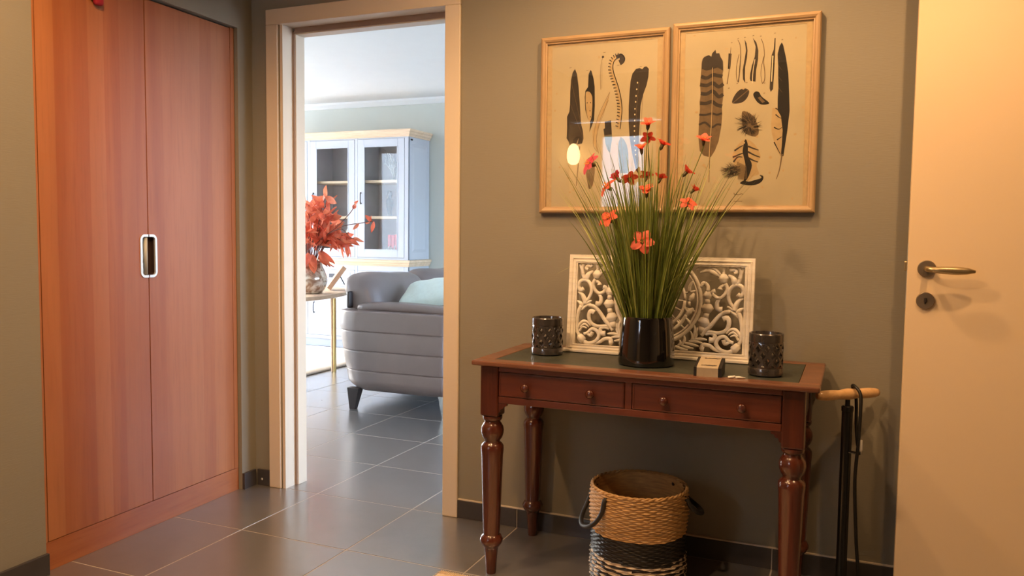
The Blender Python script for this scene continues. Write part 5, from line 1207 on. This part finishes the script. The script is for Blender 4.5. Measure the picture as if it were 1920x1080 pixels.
vt = thing('leaf_vase', 'round lustre glass vase full of coral magnolia leaves', 'vase', (VX, VY, OZ))
q = MB(); q.lathe([(0,0),(.085,0),(.10,.006),(.128,.045),(.142,.095),(.140,.135),(.122,.185),(.104,.225),(.100,.250),(.106,.266),(.102,.268),(.096,.25),(.10,.225),(.118,.185),(.134,.13),(.12,.05),(0,.02)], 48, (VX, VY, OZ), cap=False); q.build('vase_body', M['vase'], vt, smooth=True)
rl = random.Random(31); tips = []
q = MB(); CC = Vector((-1.89, 3.0, 1.13))
stems = []
for i in range(26):
    a = rl.uniform(0, 2*PI); el = rl.uniform(-.5, 1.2); R_ = rl.uniform(.17, .31)
    e = CC + Vector((math.cos(a)*math.cos(el)*R_, math.sin(a)*math.cos(el)*R_*.8, math.sin(el)*R_))
    stems.append([Vector((VX+rl.uniform(-.04,.04), VY+rl.uniform(-.04,.04), OZ+.03)), Vector((VX+(e.x-VX)*.25, VY+(e.y-VY)*.25, OZ+.30)), VX and CC.lerp(e,.5), e])
stems.append([Vector((VX,VY,OZ+.05)), Vector((-1.90,2.99,1.0)), Vector((-1.62,2.95,1.17)), Vector((-1.40,2.93,1.21)), Vector((-1.28,2.92,1.225))])
stems.append([Vector((VX,VY,OZ+.05)), Vector((-1.90,2.99,1.0)), Vector((-1.62,2.94,1.16)), Vector((-1.50,2.92,1.10)), Vector((-1.44,2.92,1.08))])
stems.append([Vector((VX,VY,OZ+.05)), Vector((-1.90,2.99,1.0)), Vector((-1.64,2.95,1.18)), Vector((-1.50,2.94,1.30)), Vector((-1.47,2.94,1.36))])
for s in stems: q.tube(catmull(s, 5), .003, 6)
q.build('stems', M['twig'], vt, smooth=True)
def leaf_mesh():
    q = MB(); vs = []; n = 7
    for i in range(n+1):
        t = i/n; hw = .20*math.sin(PI*(t**.85))**.9+.004; z = .22*t*t-.12*t
        vs += [(t, -hw, z+.05), (t, 0, z), (t, hw, z+.05)]
    fs = []
    for i in range(n): fs += [(3*i,3*i+1,3*i+4,3*i+3),(3*i+1,3*i+2,3*i+5,3*i+4)]
    return q.add(vs, fs)
lf = {}
def put_leaf(p, d, size, mt, roll):
    if mt not in lf: lf[mt] = leaf_mesh().build('leaf', M[mt], None, smooth=True); o = lf[mt]
    else: o = lf[mt].copy(); COL.objects.link(o)
    o.parent = vt
    o.matrix_local = Matrix.Translation(Vector(p)-Vector((VX,VY,OZ))) @ d.to_track_quat('X','Z').to_matrix().to_4x4() @ Matrix.Rotation(roll, 4, 'X') @ Matrix.Scale(size, 4)
for si, s in enumerate(stems):
    c = catmull(s, 8); n = len(c); main = si < 26
    for k in range(9 if main else (5 if si == 26 else 3)):
        i = int(n*(.45+.55*(k+1)/9.2)) if main else int(n*(.66+.34*(k+1)/5.1)) if si == 26 else int(n*(.70+.3*(k+1)/3.1))
        i = min(i, n-1); t = (c[i]-c[max(0,i-2)]).normalized()
        d = (t*.6+Vector((rl.uniform(-1,1), rl.uniform(-1,.6), rl.uniform(-.8,.7)))*.9).normalized()
        sz = rl.uniform(.09,.15) if main else rl.uniform(.06,.095)
        put_leaf(c[i], d, sz, 'leaf1' if rl.random() < .62 else 'leaf2', rl.uniform(0, 2*PI))
for k in range(14):
    a = rl.uniform(-2.4, .6); p = Vector((VX+.09*math.cos(a), VY+.09*math.sin(a), OZ+.29+rl.uniform(0,.06))); put_leaf(p, Vector((math.cos(a)*.7, math.sin(a)*.7, -.6-rl.random()*.6)).normalized(), rl.uniform(.12,.17), 'leaf1' if k % 3 else 'leaf2', rl.uniform(-.5,.5))
# photo frame standing on the table, seen edge-on
pf = thing('photo_frame', 'small wooden photo frame propped up on the oval table', 'photo frame', (-2.0, 3.45, OZ), math.radians(38), local=True)
q = MB(); q.cbox(-.019, .019, -.10, .10, 0, .23, .002); o = q.build('frame_board', M['framewood'], pf); o.rotation_euler = (0, math.radians(36), 0); o.location = (-.07, 0, .016)
q = MB(); q.cbox(-.004, .004, -.03, .03, 0, .15, .001); o = q.build('easel_leg', M['pewter'], pf); o.rotation_euler = (0, math.radians(-28), 0); o.location = (.09, 0, .006)

# ------------------------------------------------------------------ rug
rg_ = thing('cream_rug', 'cream rug in the sunlight under the oval table', 'rug', (-3.0, 3.0, 0))
q = MB(); q.rbox((-3.0, 2.7, .010), (1.17, 1.42, .010), .009, 24, lambda v: Vector((v.x, v.y, max(0, v.z+.002*math.sin(60*v.x)*math.sin(55*v.y))))); q.build('pile', M['rugw'], rg_, smooth=True)

# ================================================================== LAMPS OF THE HALL
M['bulb'] = emit('warm_bulb', (1, .72, .38, 1), 14)
def spot_fixture(x, y, watt, label, aim=(0,0)):
    t = thing('ceiling_spotlight', label, 'ceiling light', (x, y, HZ), group='ceiling spotlights of the hall')
    q = MB(); q.lathe([(.045,0),(.045,-.012),(.030,-.018),(.030,-.085),(.027,-.085),(.027,-.02)], 28, (x, y, HZ), cap=False); q.build('housing', M['steel'], t, smooth=True, auto=AU)
    q = MB(); q.lathe([(.026,-.07),(.018,-.076),(0,-.078)], 20, (x, y, HZ), cap=False); q.build('bulb', M['bulb'], t, smooth=True)
    l = bpy.data.lights.new('spot_light', 'SPOT'); l.energy = watt; l.color = WARM; l.spot_size = math.radians(150); l.spot_blend = .7; l.shadow_soft_size = .028
    o = bpy.data.objects.new('spot_light', l); COL.objects.link(o); o.location = (x, y, HZ-.10)
    o.rotation_euler = Vector((-aim[0], -aim[1], 1)).to_track_quat('Z', 'Y').to_euler()
spot_fixture(2.48, -.42, 50, 'steel ceiling spotlight nearest the open door', (0, .1))
spot_fixture(1.62, -.12, 46, 'steel ceiling spotlight closest to the feather pictures', (0, .15))
spot_fixture(1.05, -.66, 46, 'steel ceiling spotlight in front of the console table', (0, .3))
spot_fixture(.38, -.95, 66, 'steel ceiling spotlight before the wardrobe', (-.1, 0))
spot_fixture(1.15, -1.42, 62, 'steel ceiling spotlight in the middle of the hall', (0, .25))  # extra lamp, added to brighten casing, lower wall and under the table
WLx, WLy, WLz = -.115, -3.30, 1.825
t = thing('wall_lamp', 'globe wall lamp with a glowing opal shade on the rear wall', 'lamp', (WLx, YR, WLz))
q = MB(); q.lathe([(.02,-.09),(.045,-.075),(.056,-.03),(.054,.02),(.04,.06),(.018,.085),(0,.09)], 28, (WLx, WLy, WLz), cap=False); q.build('shade', emit('opal_glow', (1,.66,.3,1), 22), t, smooth=True)
q = MB(); q.tube([(WLx, WLy, WLz+.085), (WLx, WLy, WLz+.12), (WLx, YR, WLz+.12)], .006, 8); q.tube([(WLx, YR+.001, WLz+.12), (WLx, YR+.012, WLz+.12)], .04, 20); q.build('bracket', M['bronze'], t)
